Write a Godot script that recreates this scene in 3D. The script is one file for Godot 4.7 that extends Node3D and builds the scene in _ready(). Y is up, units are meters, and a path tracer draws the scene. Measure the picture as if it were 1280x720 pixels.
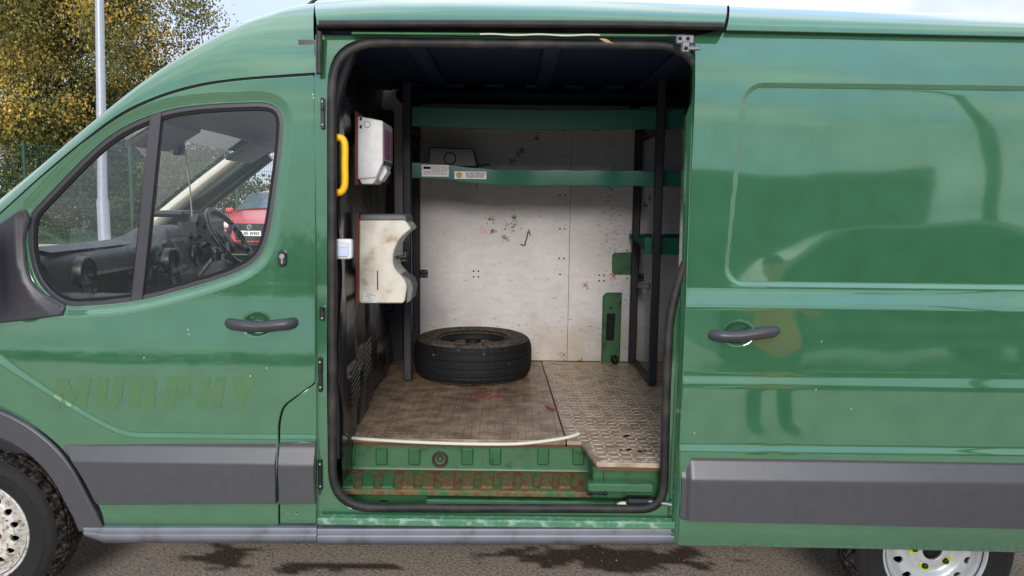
extends Node3D

# ---------------------------------------------------------------- mesh builder
class MB:
	var v := PackedVector3Array()
	var n := PackedVector3Array()
	var c := PackedColorArray()
	var uv := PackedVector2Array()
	var ix := PackedInt32Array()
	var col := Color(1, 1, 1)
	var off := Vector3.ZERO
	func vert(p: Vector3, nn: Vector3, u := Vector2.ZERO) -> int:
		v.append(p + off)
		n.append(nn)
		c.append(col)
		uv.append(u)
		return v.size() - 1
	func tri(a: Vector3, b: Vector3, d: Vector3) -> void:   # counter-clockwise seen from outside
		var nn := (b - a).cross(d - a)
		if nn.length_squared() < 1e-18: return
		nn = nn.normalized()
		var i := vert(a, nn); vert(b, nn); vert(d, nn)
		ix.append_array([i, i + 2, i + 1])
	func quad(a: Vector3, b: Vector3, d: Vector3, e: Vector3) -> void:
		tri(a, b, d); tri(a, d, e)
	func itri(i: int, j: int, k: int) -> void:
		ix.append_array([i, k, j])
	# chamfered box
	func box(ce: Vector3, s: Vector3, ch := 0.0, b := Basis.IDENTITY) -> void:
		var h := s * 0.5
		ch = minf(ch, minf(h.x, minf(h.y, h.z)) * 0.9)
		if ch <= 0.0:
			for ax in 3:
				for sg in [-1.0, 1.0]:
					var N := Vector3.ZERO; N[ax] = sg
					var A := Vector3.ZERO; A[(ax + 1) % 3] = sg
					var B := Vector3.ZERO; B[(ax + 2) % 3] = 1.0
					quad(ce + b * ((N - A - B) * h), ce + b * ((N + A - B) * h), ce + b * ((N + A + B) * h), ce + b * ((N - A + B) * h))
			return
		var g := h - Vector3.ONE * ch
		for ax in 3:
			for sg in [-1.0, 1.0]:
				var N := Vector3.ZERO; N[ax] = sg * h[ax]
				var A := Vector3.ZERO; A[(ax + 1) % 3] = sg * g[(ax + 1) % 3]
				var B := Vector3.ZERO; B[(ax + 2) % 3] = g[(ax + 2) % 3]
				quad(ce + b * (N - A - B), ce + b * (N + A - B), ce + b * (N + A + B), ce + b * (N - A + B))
		for ax in 3:
			var a1 := (ax + 1) % 3; var a2 := (ax + 2) % 3
			for s1 in [-1.0, 1.0]:
				for s2 in [-1.0, 1.0]:
					var P := Vector3.ZERO; P[a1] = s1 * h[a1]; P[a2] = s2 * g[a2]
					var Q := Vector3.ZERO; Q[a1] = s1 * g[a1]; Q[a2] = s2 * h[a2]
					var L := Vector3.ZERO; L[ax] = g[ax]
					if s1 * s2 > 0: quad(ce + b * (P - L), ce + b * (Q - L), ce + b * (Q + L), ce + b * (P + L)) if false else _oq(ce, b, P - L, P + L, Q + L, Q - L)
					else: _oq(ce, b, P - L, P + L, Q + L, Q - L)
		for sx in [-1.0, 1.0]:
			for sy in [-1.0, 1.0]:
				for sz in [-1.0, 1.0]:
					var p := Vector3(sx * h.x, sy * g.y, sz * g.z)
					var q := Vector3(sx * g.x, sy * h.y, sz * g.z)
					var r := Vector3(sx * g.x, sy * g.y, sz * h.z)
					if (q - p).cross(r - p).dot(p) > 0: tri(ce + b * p, ce + b * q, ce + b * r)
					else: tri(ce + b * p, ce + b * r, ce + b * q)
	func _oq(ce: Vector3, b: Basis, p: Vector3, q: Vector3, r: Vector3, s: Vector3) -> void:
		if (q - p).cross(r - p).dot(p + r) > 0: quad(ce + b * p, ce + b * q, ce + b * r, ce + b * s)
		else: quad(ce + b * s, ce + b * r, ce + b * q, ce + b * p)
	# smooth grid of rows
	func grid(rows: Array, closed := false, flip := false, uvs := 1.0) -> void:
		var R := rows.size(); var C: int = rows[0].size()
		var base := v.size()
		var nn := PackedVector3Array(); nn.resize(R * C)
		var cc := C if closed else C - 1
		for i in R - 1:
			for j in cc:
				var a: Vector3 = rows[i][j]; var b: Vector3 = rows[i][(j + 1) % C]
				var d: Vector3 = rows[i + 1][(j + 1) % C]; var e: Vector3 = rows[i + 1][j]
				var f := (d - a).cross(e - b)
				if flip: f = -f
				for k in [i * C + j, i * C + (j + 1) % C, (i + 1) * C + (j + 1) % C, (i + 1) * C + j]: nn[k] += f
		for i in R:
			for j in C: vert(rows[i][j], nn[i * C + j].normalized(), Vector2(float(j) / C, float(i) / R) * uvs)
		for i in R - 1:
			for j in cc:
				var a := base + i * C + j; var b := base + i * C + (j + 1) % C
				var d := base + (i + 1) * C + (j + 1) % C; var e := base + (i + 1) * C + j
				if flip:
					itri(a, d, b); itri(a, e, d)
				else:
					itri(a, b, d); itri(a, d, e)
	func tube(p: PackedVector3Array, r, sides := 10, closed := false, sq := 1.0) -> void:
		var m := p.size()
		var rows := []
		var t0 := (p[1] - p[0]).normalized()
		var up := Vector3.UP if absf(t0.y) < 0.9 else Vector3.RIGHT
		var u := t0.cross(up).normalized()
		for i in m + (1 if closed else 0):
			var k := i % m
			var t: Vector3
			if closed: t = (p[(k + 1) % m] - p[(k + m - 1) % m]).normalized()
			else: t = (p[mini(k + 1, m - 1)] - p[maxi(k - 1, 0)]).normalized()
			u = (u - t * u.dot(t)).normalized()
			var w := t.cross(u)
			var rr: float = r[k] if r is Array or r is PackedFloat32Array else r
			var ring := PackedVector3Array()
			for s in sides:
				var a := TAU * s / sides
				ring.append(p[k] + u * cos(a) * rr + w * sin(a) * rr * sq)
			rows.append(ring)
		grid(rows, true, true)
		if not closed:
			cap(rows[0], true); cap(rows[m - 1], false)
	func cap(ring: PackedVector3Array, flip: bool) -> void:
		var ce := Vector3.ZERO
		for q in ring: ce += q
		ce /= ring.size()
		for i in ring.size():
			if flip: tri(ce, ring[(i + 1) % ring.size()], ring[i])
			else: tri(ce, ring[i], ring[(i + 1) % ring.size()])
	# profile of (radius, height) turned about T's y axis
	func lathe(prof: PackedVector2Array, sides: int, T := Transform3D.IDENTITY) -> void:
		var rows := []
		for q in prof:
			var ring := PackedVector3Array()
			for s in sides:
				var a := TAU * s / sides
				ring.append(T * Vector3(q.x * cos(a), q.y, q.x * sin(a)))
			rows.append(ring)
		grid(rows, true, false)
	# polygon pushed along z from z0 (back) to z1 (front), front edge chamfered
	func prism(poly: PackedVector2Array, z0: float, z1: float, ch := 0.0, T := Transform3D.IDENTITY) -> void:
		if Geometry2D.is_polygon_clockwise(poly):
			poly = poly.duplicate(); poly.reverse()
		var m := poly.size()
		var inner := poly.duplicate()
		if ch > 0:
			for i in m:
				var e0 := (poly[i] - poly[(i + m - 1) % m]).normalized()
				var e1 := (poly[(i + 1) % m] - poly[i]).normalized()
				var nb := (Vector2(-e0.y, e0.x) + Vector2(-e1.y, e1.x)).normalized()
				var cs := maxf(0.4, nb.dot(Vector2(-e1.y, e1.x)))
				inner[i] = poly[i] + nb * ch / cs
		for i in m:
			var j := (i + 1) % m
			var a := Vector3(poly[i].x, poly[i].y, z0); var b := Vector3(poly[j].x, poly[j].y, z0)
			var a1 := Vector3(poly[i].x, poly[i].y, z1 - ch); var b1 := Vector3(poly[j].x, poly[j].y, z1 - ch)
			quad(T * a, T * b, T * b1, T * a1)
			if ch > 0: quad(T * a1, T * b1, T * Vector3(inner[j].x, inner[j].y, z1), T * Vector3(inner[i].x, inner[i].y, z1))
		var ti := Geometry2D.triangulate_polygon(inner)
		for k in range(0, ti.size(), 3):
			var p0 := inner[ti[k]]; var p1 := inner[ti[k + 1]]; var p2 := inner[ti[k + 2]]
			if (p1 - p0).cross(p2 - p0) < 0:
				var tmp := p1; p1 = p2; p2 = tmp
			tri(T * Vector3(p0.x, p0.y, z1), T * Vector3(p1.x, p1.y, z1), T * Vector3(p2.x, p2.y, z1))
		ti = Geometry2D.triangulate_polygon(poly)
		for k in range(0, ti.size(), 3):
			var p0 := poly[ti[k]]; var p1 := poly[ti[k + 1]]; var p2 := poly[ti[k + 2]]
			if (p1 - p0).cross(p2 - p0) < 0:
				var tmp := p1; p1 = p2; p2 = tmp
			tri(T * Vector3(p0.x, p0.y, z0), T * Vector3(p2.x, p2.y, z0), T * Vector3(p1.x, p1.y, z0))
	# sheet over outline minus holes, raised by zf(x, y), with rolled edges
	func skin(outline: PackedVector2Array, holes: Array, zf: Callable, cell: float, edge := 0.02, hole_edge := 0.02, xx := [], yy := [], roll := 0.003) -> void:
		if Geometry2D.is_polygon_clockwise(outline):
			outline = outline.duplicate(); outline.reverse()
		var bb := Rect2(outline[0], Vector2.ZERO)
		for q in outline: bb = bb.expand(q)
		var xs := _lines(bb.position.x, bb.end.x, cell, xx)
		var ys := _lines(bb.position.y, bb.end.y, cell, yy)
		var nx := xs.size() - 1; var ny := ys.size() - 1
		var touched := PackedByteArray(); touched.resize(nx * ny)
		var loops := [outline] + holes
		for lp in loops:
			for i in lp.size():
				var a: Vector2 = lp[i]; var b: Vector2 = lp[(i + 1) % lp.size()]
				var steps := int(ceil(a.distance_to(b) / 0.0015)) + 1
				for s in steps + 1:
					var q := a.lerp(b, float(s) / steps)
					var ci := clampi(xs.bsearch(q.x) - 1, 0, nx - 1); var cj := clampi(ys.bsearch(q.y) - 1, 0, ny - 1)
					for di in [-1, 0, 1]:
						for dj in [-1, 0, 1]:
							var ii: int = ci + di; var jj: int = cj + dj
							if ii >= 0 and jj >= 0 and ii < nx and jj < ny: touched[jj * nx + ii] = 1
		var ids := PackedInt32Array(); ids.resize((nx + 1) * (ny + 1)); ids.fill(-1)
		for j in ny:
			for i in nx:
				if touched[j * nx + i]:
					var pieces: Array = Array(Geometry2D.intersect_polygons(PackedVector2Array([Vector2(xs[i], ys[j]), Vector2(xs[i + 1], ys[j]), Vector2(xs[i + 1], ys[j + 1]), Vector2(xs[i], ys[j + 1])]), outline), TYPE_NIL, &"", null)
					for h in holes:
						var nxt := []
						for pc in pieces: nxt += Array(Geometry2D.clip_polygons(pc, h))
						pieces = nxt
					for pc in pieces:
						if pc.size() < 3: continue
						var ti := Geometry2D.triangulate_polygon(pc)
						var st := v.size()
						for q in pc: sv(q, zf)
						for k in range(0, ti.size(), 3):
							if (pc[ti[k + 1]] - pc[ti[k]]).cross(pc[ti[k + 2]] - pc[ti[k]]) > 0: itri(st + ti[k], st + ti[k + 1], st + ti[k + 2])
							else: itri(st + ti[k], st + ti[k + 2], st + ti[k + 1])
				else:
					var ce := Vector2((xs[i] + xs[i + 1]) * 0.5, (ys[j] + ys[j + 1]) * 0.5)
					if not Geometry2D.is_point_in_polygon(ce, outline): continue
					var inside := true
					for h in holes:
						if Geometry2D.is_point_in_polygon(ce, h): inside = false
					if not inside: continue
					var q := []
					for o in [[0, 0], [1, 0], [1, 1], [0, 1]]:
						var k: int = (j + o[1]) * (nx + 1) + i + o[0]
						if ids[k] < 0: ids[k] = sv(Vector2(xs[i + o[0]], ys[j + o[1]]), zf)
						q.append(ids[k])
					itri(q[0], q[1], q[2]); itri(q[0], q[2], q[3])
		if edge > 0: _rim(outline, zf, edge, roll, 1.0)
		for h in holes:
			if hole_edge > 0:
				var hh: PackedVector2Array = h.duplicate()
				if Geometry2D.is_polygon_clockwise(hh): hh.reverse()
				_rim(hh, zf, hole_edge, roll, -1.0)
	func sv(q: Vector2, zf: Callable) -> int:
		var e := 0.002
		var z: float = zf.call(q.x, q.y)
		var zx: float = zf.call(q.x + e, q.y) - zf.call(q.x - e, q.y)
		var zy: float = zf.call(q.x, q.y + e) - zf.call(q.x, q.y - e)
		return vert(Vector3(q.x, q.y, z), Vector3(-zx / (2 * e), -zy / (2 * e), 1).normalized(), q)
	func _rim(lp: PackedVector2Array, zf: Callable, depth: float, roll: float, sg: float) -> void:
		var m := lp.size()
		var rows := [PackedVector3Array(), PackedVector3Array(), PackedVector3Array(), PackedVector3Array()]
		for i in m:
			var e0 := (lp[i] - lp[(i + m - 1) % m]).normalized(); var e1 := (lp[(i + 1) % m] - lp[i]).normalized()
			var o := (Vector2(e0.y, -e0.x) + Vector2(e1.y, -e1.x)).normalized() * sg
			var z: float = zf.call(lp[i].x, lp[i].y)
			rows[0].append(Vector3(lp[i].x, lp[i].y, z))
			rows[1].append(Vector3(lp[i].x + o.x * roll * 0.7, lp[i].y + o.y * roll * 0.7, z - roll * 0.3))
			rows[2].append(Vector3(lp[i].x + o.x * roll, lp[i].y + o.y * roll, z - roll))
			rows[3].append(Vector3(lp[i].x + o.x * roll, lp[i].y + o.y * roll, z - depth))
		grid([rows[0], rows[1], rows[2]], true, sg > 0)
		grid([rows[2], rows[3]], true, sg > 0)
	func _lines(a: float, b: float, cell: float, extra: Array) -> Array:
		var k := int(ceil((b - a) / cell))
		var out := []
		for i in k + 1: out.append(a + (b - a) * i / k)
		for e in extra:
			if e > a + 0.0005 and e < b - 0.0005: out.append(e)
		out.sort()
		var clean := [out[0]]
		for q in out:
			if q - clean[-1] > 0.0004: clean.append(q)
		return clean
	func mesh() -> ArrayMesh:
		var a := []
		a.resize(Mesh.ARRAY_MAX)
		a[Mesh.ARRAY_VERTEX] = v; a[Mesh.ARRAY_NORMAL] = n; a[Mesh.ARRAY_COLOR] = c; a[Mesh.ARRAY_TEX_UV] = uv; a[Mesh.ARRAY_INDEX] = ix
		var am := ArrayMesh.new()
		am.add_surface_from_arrays(Mesh.PRIMITIVE_TRIANGLES, a)
		return am

# ---------------------------------------------------------------- nodes
var used := {}
var M := {}
var rng := RandomNumberGenerator.new()
var wob := FastNoiseLite.new()

func numbered(called: String) -> String:
	used[called] = used.get(called, -1) + 1
	return called if used[called] == 0 else "%s_%03d" % [called, used[called]]

func thing(called: String, label: String, category: String, at: Vector3, group := "") -> Node3D:
	var o := Node3D.new()
	o.name = numbered(called)
	add_child(o, true)
	o.position = at
	o.set_meta("label", label); o.set_meta("category", category)
	if group: o.set_meta("group", group)
	return o

# a part of thing o; its mesh is written in world coordinates unless local
func part(o: Node3D, called: String, b, m: Material, local := false, label := "") -> MeshInstance3D:
	var mi := MeshInstance3D.new()
	mi.name = called
	mi.mesh = b.mesh() if b is MB else b
	mi.material_override = m
	o.add_child(mi, true)
	if not local:
		mi.position = Vector3.ZERO
		var p: Node = o
		while p is Node3D and p != self:
			mi.position -= p.position
			p = p.get_parent()
	if label: mi.set_meta("label", label)
	return mi

func single(called: String, label: String, category: String, b: MB, m: Material, at: Vector3, group := "") -> MeshInstance3D:
	for i in b.v.size(): b.v[i] -= at
	var mi := MeshInstance3D.new()
	mi.name = numbered(called)
	mi.mesh = b.mesh(); mi.material_override = m; mi.position = at
	add_child(mi, true)
	mi.set_meta("label", label); mi.set_meta("category", category)
	if group: mi.set_meta("group", group)
	return mi

func struct(called: String, b: MB, m: Material) -> MeshInstance3D:
	var mi := MeshInstance3D.new()
	mi.name = called
	mi.mesh = b.mesh(); mi.material_override = m
	add_child(mi, true)
	mi.set_meta("kind", "structure"); mi.set_meta("label", called.replace("_", " "))
	return mi

# ---------------------------------------------------------------- materials
func ramp(cols: Array, offs: Array) -> Gradient:
	var g := Gradient.new()
	g.offsets = PackedFloat32Array(offs); g.colors = PackedColorArray(cols)
	return g

func ntex(sd: int, freq: float, g, size := 512, oct := 4, normal := false, bump := 4.0) -> NoiseTexture2D:
	var f := FastNoiseLite.new()
	f.seed = sd; f.frequency = freq; f.fractal_octaves = oct; f.noise_type = FastNoiseLite.TYPE_SIMPLEX_SMOOTH
	var t := NoiseTexture2D.new()
	t.width = size; t.height = size; t.seamless = true; t.noise = f
	if g: t.color_ramp = g
	if normal:
		t.as_normal_map = true; t.bump_strength = bump
	return t

func mat(col: Color, rough: float, metal := 0.0, spec := 0.5) -> StandardMaterial3D:
	var m := StandardMaterial3D.new()
	m.albedo_color = col; m.roughness = rough; m.metallic = metal; m.metallic_specular = spec
	return m

func tri_map(m: StandardMaterial3D, tex: Texture2D, scale: float) -> StandardMaterial3D:
	m.albedo_texture = tex
	m.uv1_triplanar = true; m.uv1_world_triplanar = true; m.uv1_scale = Vector3.ONE * scale
	return m

func materials() -> void:
	var soft := ntex(3, 0.012, ramp([Color(0.94, 0.95, 0.94), Color(0.98, 0.98, 0.98), Color(1, 1, 1)], [0.2, 0.5, 0.8]), 512, 5)
	var rgh := ntex(8, 0.02, ramp([Color(0.8, 0.8, 0.8), Color(0.9, 0.9, 0.9), Color(1, 1, 1)], [0.25, 0.5, 0.75]), 512, 5)
	var p := tri_map(mat(PAINT, 0.06, 0.3, 1.0), soft, 0.9)
	p.roughness_texture = rgh
	p.clearcoat_enabled = true; p.clearcoat = 1.0; p.clearcoat_roughness = 0.03
	M.paint = p
	M.paint_in = tri_map(mat(Color(0.19, 0.37, 0.23), 0.4, 0.0, 0.5), ntex(5, 0.012, ramp([Color(0.75, 0.68, 0.58), Color(0.92, 0.95, 0.92), Color(1, 1, 1)], [0.12, 0.32, 0.8]), 512, 5), 1.4)
	var rust := ntex(12, 0.02, ramp([Color(0.20, 0.36, 0.20), Color(0.30, 0.36, 0.20), Color(0.50, 0.34, 0.22), Color(0.36, 0.18, 0.11)], [0.25, 0.42, 0.55, 0.8]), 512, 5)
	M.rust = tri_map(mat(Color(1, 1, 1), 0.8, 0.1, 0.4), rust, 3.0)
	M.rust_part = tri_map(mat(Color(1, 1, 1), 0.6, 0.0, 0.4), ntex(13, 0.012, ramp([Color(0.19, 0.37, 0.23), Color(0.22, 0.37, 0.22), Color(0.40, 0.36, 0.22), Color(0.38, 0.23, 0.15)], [0.15, 0.36, 0.48, 0.75]), 512, 6), 1.9)
	M.ghost = tri_map(mat(Color(0.25, 0.425, 0.245), 0.2, 0.25, 0.9), soft, 1.3)
	M.ghost.clearcoat_enabled = true; M.ghost.clearcoat = 0.7; M.ghost.clearcoat_roughness = 0.12
	M.trim = tri_map(mat(Color(0.205, 0.208, 0.225), 0.42, 0.0, 0.65), ntex(21, 0.02, ramp([Color(0.92, 0.92, 0.92), Color(0.97, 0.97, 0.97), Color(1, 1, 1)], [0.2, 0.5, 0.8]), 512, 5), 1.6)
	M.sill = tri_map(mat(Color(0.42, 0.435, 0.475), 0.4, 0.0, 0.6), ntex(23, 0.012, ramp([Color(0.82, 0.8, 0.76), Color(0.94, 0.94, 0.94), Color(1, 1, 1)], [0.2, 0.42, 0.8]), 512, 6), 1.2)
	M.rubber = tri_map(mat(Color(0.22, 0.215, 0.21), 0.55, 0.0, 0.4), ntex(24, 0.015, ramp([Color(0.45, 0.45, 0.48), Color(0.6, 0.6, 0.6), Color(1.0, 0.95, 0.85)], [0.2, 0.5, 0.9]), 256, 5), 1.6)
	M.black = mat(Color(0.06, 0.06, 0.065), 0.42, 0.0, 0.5)
	M.dark = mat(Color(0.045, 0.045, 0.05), 0.7, 0.0, 0.4)
	M.handle = tri_map(mat(Color(0.20, 0.195, 0.215), 0.4, 0.0, 0.5), soft, 3.0)
	M.bulk = tri_map(mat(Color(0.15, 0.15, 0.16), 0.3, 0.0, 0.5), ntex(26, 0.012, ramp([Color(0.75, 0.75, 0.75), Color(1, 1, 1), Color(1, 0.98, 0.93), Color(2.0, 1.8, 1.5)], [0.2, 0.5, 0.7, 0.95]), 512, 5), 1.6)
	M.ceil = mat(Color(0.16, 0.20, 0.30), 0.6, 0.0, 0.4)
	M.tyre = tri_map(mat(Color(0.105, 0.105, 0.11), 0.7, 0.0, 0.4), ntex(30, 0.03, ramp([Color(0.8, 0.8, 0.8), Color(1, 1, 1), Color(1.0, 0.95, 0.85)], [0.2, 0.55, 0.9]), 256, 4), 4.0)
	M.tread = tri_map(mat(Color(0.42, 0.405, 0.39), 0.85, 0.0, 0.3), ntex(31, 0.05, ramp([Color(0.26, 0.26, 0.28), Color(0.42, 0.41, 0.40), Color(1.0, 0.96, 0.9)], [0.3, 0.5, 0.8]), 256, 5), 3.0)
	M.dust_tyre = tri_map(mat(Color(0.12, 0.12, 0.125), 0.7, 0.0, 0.4), ntex(33, 0.03, ramp([Color(0.7, 0.7, 0.75), Color(0.9, 0.9, 0.9), Color(1, 1, 1)], [0.2, 0.55, 0.9]), 256, 4), 4.0)
	M.dust_top = tri_map(mat(Color(0.40, 0.37, 0.33), 0.9, 0.0, 0.3), ntex(34, 0.03, ramp([Color(0.5, 0.5, 0.5), Color(0.9, 0.9, 0.9), Color(1, 1, 1)], [0.2, 0.55, 0.9]), 256, 4), 3.0)
	M.rim = tri_map(mat(Color(0.80, 0.79, 0.76), 0.4, 0.15, 0.5), ntex(35, 0.025, ramp([Color(0.32, 0.20, 0.13), Color(0.75, 0.68, 0.6), Color(0.95, 0.95, 0.94), Color(1, 1, 1)], [0.2, 0.3, 0.42, 0.9]), 512, 5), 3.0)
	M.rim2 = tri_map(mat(Color(0.76, 0.77, 0.78), 0.35, 0.3, 0.5), soft, 3.0)
	M.steel = mat(Color(0.62, 0.62, 0.62), 0.35, 0.9, 0.5)
	M.bolt = mat(Color(0.72, 0.80, 0.12), 0.5)
	M.shelf = tri_map(mat(Color(0.12, 0.40, 0.33), 0.4, 0.0, 0.5), soft, 2.0)
	M.rack = mat(Color(0.17, 0.17, 0.19), 0.45, 0.1, 0.5)
	M.yellow = mat(Color(0.93, 0.70, 0.03), 0.38)
	M.white = tri_map(mat(Color(0.85, 0.85, 0.85), 0.4), soft, 3.0)
	M.chip = mat(Color(0.66, 0.74, 0.68), 0.6)
	M.cream = mat(Color(0.80, 0.78, 0.70), 0.6)
	M.beige = tri_map(mat(Color(0.83, 0.81, 0.755), 0.5), ntex(40, 0.007, ramp([Color(0.80, 0.74, 0.64), Color(0.94, 0.925, 0.90), Color(1, 1, 1)], [0.12, 0.34, 0.7]), 512, 6), 2.2)
	M.greyplastic = tri_map(mat(Color(0.42, 0.42, 0.42), 0.6), soft, 5.0)
	M.rustwood = mat(Color(0.48, 0.25, 0.16), 0.8)
	M.headlining = mat(Color(0.62, 0.62, 0.60), 0.9)
	M.dash = tri_map(mat(Color(0.13, 0.135, 0.145), 0.55), soft, 3.0)
	M.dash2 = mat(Color(0.24, 0.25, 0.275), 0.5)
	var gl := mat(Color(0.92, 0.99, 0.97, 0.015), 0.0, 0.0, 0.62)
	gl.transparency = BaseMaterial3D.TRANSPARENCY_ALPHA
	M.glass = gl
	M.ply_edge = mat(Color(0.36, 0.25, 0.18), 0.9)
	M.alu = tri_map(mat(Color(0.86, 0.78, 0.68), 0.4, 0.1, 0.6), ntex(50, 0.012, ramp([Color(0.62, 0.55, 0.47), Color(0.9, 0.88, 0.85), Color(1, 1, 1)], [0.25, 0.45, 0.75]), 256, 5), 3.0)
	M.asphalt = tri_map(mat(Color(0.80, 0.76, 0.72), 0.9, 0.0, 0.3), ntex(60, 0.06, ramp([Color(0.66, 0.65, 0.64), Color(0.88, 0.86, 0.84), Color(1, 0.98, 0.95)], [0.2, 0.5, 0.85]), 1024, 6), 0.8)
	M.asphalt.vertex_color_use_as_albedo = true
	M.asphalt.normal_enabled = true; M.asphalt.normal_scale = 0.5; M.asphalt.normal_texture = ntex(61, 0.16, null, 512, 3, true, 2.0)
	M.kerb = tri_map(mat(Color(0.66, 0.65, 0.62), 0.9), soft, 0.7)
	M.galv = tri_map(mat(Color(0.66, 0.68, 0.71), 0.45, 0.35), soft, 1.5)
	M.fence = mat(Color(0.06, 0.26, 0.17), 0.5)
	M.bark = tri_map(mat(Color(0.27, 0.23, 0.19), 0.95), soft, 2.0)
	M.red = mat(Color(0.72, 0.06, 0.10), 0.25, 0.0, 0.7)
	M.red.clearcoat_enabled = true
	M.leaf = mat(Color(1, 1, 1), 0.6, 0.0, 0.35)
	M.leaf.vertex_color_use_as_albedo = true
	M.leaf.backlight_enabled = true; M.leaf.backlight = Color(0.22, 0.24, 0.08)
	M.grass = mat(Color(0.24, 0.30, 0.12), 0.95)

const PAINT := Color(0.245, 0.44, 0.31)

# ---------------------------------------------------------------- camera geometry: a measured pixel of the 1280 x 720 photograph to a point in the yard
const EYE := Vector3(0, 1.78, 0)
const F := 950.0
const PITCH := 6.5
const ROLL := 0.7
var look := Basis(Vector3.RIGHT, -deg_to_rad(PITCH)) * Basis(Vector3.BACK, deg_to_rad(ROLL))

func ray(px: float, py: float) -> Vector3:
	return look * Vector3((px - 640.0) / F, (360.0 - py) / F, -1.0)
func U(px: float, py: float, z: float) -> Vector3:
	var r := ray(px, py)
	return EYE + r * (z / r.z)
func Uy(px: float, py: float, y: float) -> Vector3:
	var r := ray(px, py)
	return EYE + r * ((y - EYE.y) / r.y)
func Uf(px: float, py: float, zf: Callable) -> Vector2:
	var z := ZB
	var p := Vector3.ZERO
	for i in 5:
		p = U(px, py, z)
		z = zf.call(p.x, p.y)
	return Vector2(p.x, p.y)
func poly(pts: Array, zf: Callable) -> PackedVector2Array:
	var out := PackedVector2Array()
	for q in rounded(pts): out.append(Uf(q.x, q.y, zf))
	return out
func polyz(pts: Array, z: float) -> PackedVector2Array:
	return poly(pts, func(_x, _y): return z)
func rounded(pts: Array) -> PackedVector2Array:    # points [x, y, corner radius]
	var out := PackedVector2Array()
	var m := pts.size()
	for i in m:
		var p := Vector2(pts[i][0], pts[i][1])
		var r: float = pts[i][2] if pts[i].size() > 2 else 0.0
		if r <= 0: out.append(p); continue
		var a := Vector2(pts[(i + m - 1) % m][0], pts[(i + m - 1) % m][1]); var b := Vector2(pts[(i + 1) % m][0], pts[(i + 1) % m][1])
		var ra := minf(r, p.distance_to(a) * 0.49); var rb := minf(r, p.distance_to(b) * 0.49)
		var p0 := p.move_toward(a, ra); var p2 := p.move_toward(b, rb)
		var k := 8
		for s in k + 1:
			var t := float(s) / k
			out.append(p0.lerp(p, t).lerp(p.lerp(p2, t), t))
	return out
func circle(c: Vector2, r: float, k := 24) -> PackedVector2Array:
	var out := PackedVector2Array()
	for i in k: out.append(c + Vector2.from_angle(TAU * i / k) * r)
	return out
func smooth_line(pts: Array, k := 6) -> Array:     # Catmull-Rom
	var out := []
	for i in pts.size() - 1:
		var p0 = pts[maxi(i - 1, 0)]; var p1 = pts[i]; var p2 = pts[i + 1]; var p3 = pts[mini(i + 2, pts.size() - 1)]
		for s in k:
			var t := float(s) / k
			out.append(0.5 * (2.0 * p1 + (p2 - p0) * t + (2.0 * p0 - 5.0 * p1 + 4.0 * p2 - p3) * t * t + (3.0 * p1 - p0 - 3.0 * p2 + p3) * t * t * t))
	out.append(pts[-1])
	return out

# ---------------------------------------------------------------- the van's outer surface
const ZB := -2.95
const ZC := -4.02      # the van's middle line
var recess := {}
var dents := []

func sd_round(x: float, y: float) -> float:
	if recess.is_empty(): return 1.0
	var xl: float = recess.x0 + (y - recess.y0) * recess.k
	var c := Vector2((xl + recess.x1) * 0.5, (recess.y0 + recess.y1) * 0.5)
	var h := Vector2((recess.x1 - xl) * 0.5, (recess.y1 - recess.y0) * 0.5)
	var r := 0.085
	var d := (Vector2(x, y) - c).abs() - h + Vector2(r, r)
	return Vector2(maxf(d.x, 0), maxf(d.y, 0)).length() + minf(maxf(d.x, d.y), 0) - r
func dent(x: float, y: float) -> float:
	var z := 0.0
	for d in dents:
		var q: Vector2 = (Vector2(x, y) - d[0]) / d[1]
		var l: float = q.length()
		if l < 1.0: z -= d[2] * (1.0 - smoothstep(0.35, 1.0, l))
	return z
func wobble(x: float, y: float) -> float:
	return 0.0011 * wob.get_noise_2d(x * 100.0, y * 160.0)
func z_base(y: float) -> float:
	var t := maxf(0, y - 2.05)
	return ZB - 0.005 - 0.03 * (1.0 - smoothstep(0.36, 0.50, y)) - 0.025 * smoothstep(1.0, 1.45, y) - 0.05 * maxf(0, y - 1.44) - 0.2 * t * t
func z_slider(x: float, y: float) -> float:
	var z := ZB + 0.068
	z -= 0.035 * (1.0 - smoothstep(0.36, 0.50, y))
	z -= 0.011 * smoothstep(0.810, 0.850, y)
	z -= 0.013 * smoothstep(1.062, 1.134, y)
	z -= 0.035 * (clampf(y, 1.12, 1.39) - 1.12)
	z -= 0.026 * smoothstep(1.375, 1.458, y)
	z -= 0.066 * maxf(0, y - 1.44)
	var t := maxf(0, y - 2.08)
	z -= 0.40 * t * t
	z -= 0.010 * (1.0 - smoothstep(-0.017, 0.0, sd_round(x, y)))
	return z + dent(x, y) + wobble(x, y)
func z_side(_x: float, y: float) -> float:          # the body round the opening
	return z_base(y) - 0.008
func z_door(x: float, y: float) -> float:
	var z := z_base(y) + 0.022
	var d := maxf(0.0, -1.48 - x)
	var yc := 0.838 + (sqrt(d * d + 0.012) - 0.11) * 0.66
	z -= 0.007 * smoothstep(yc - 0.017, yc + 0.017, y)
	z -= 0.022 * smoothstep(1.10, 1.47, y)
	var f := maxf(0, -1.5 - x)
	z -= 0.06 * f * f
	return z + dent(x, y) + wobble(x, y) + bevel(x, y)
var window_sd := PackedFloat32Array()
var window_box := Rect2()
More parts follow.
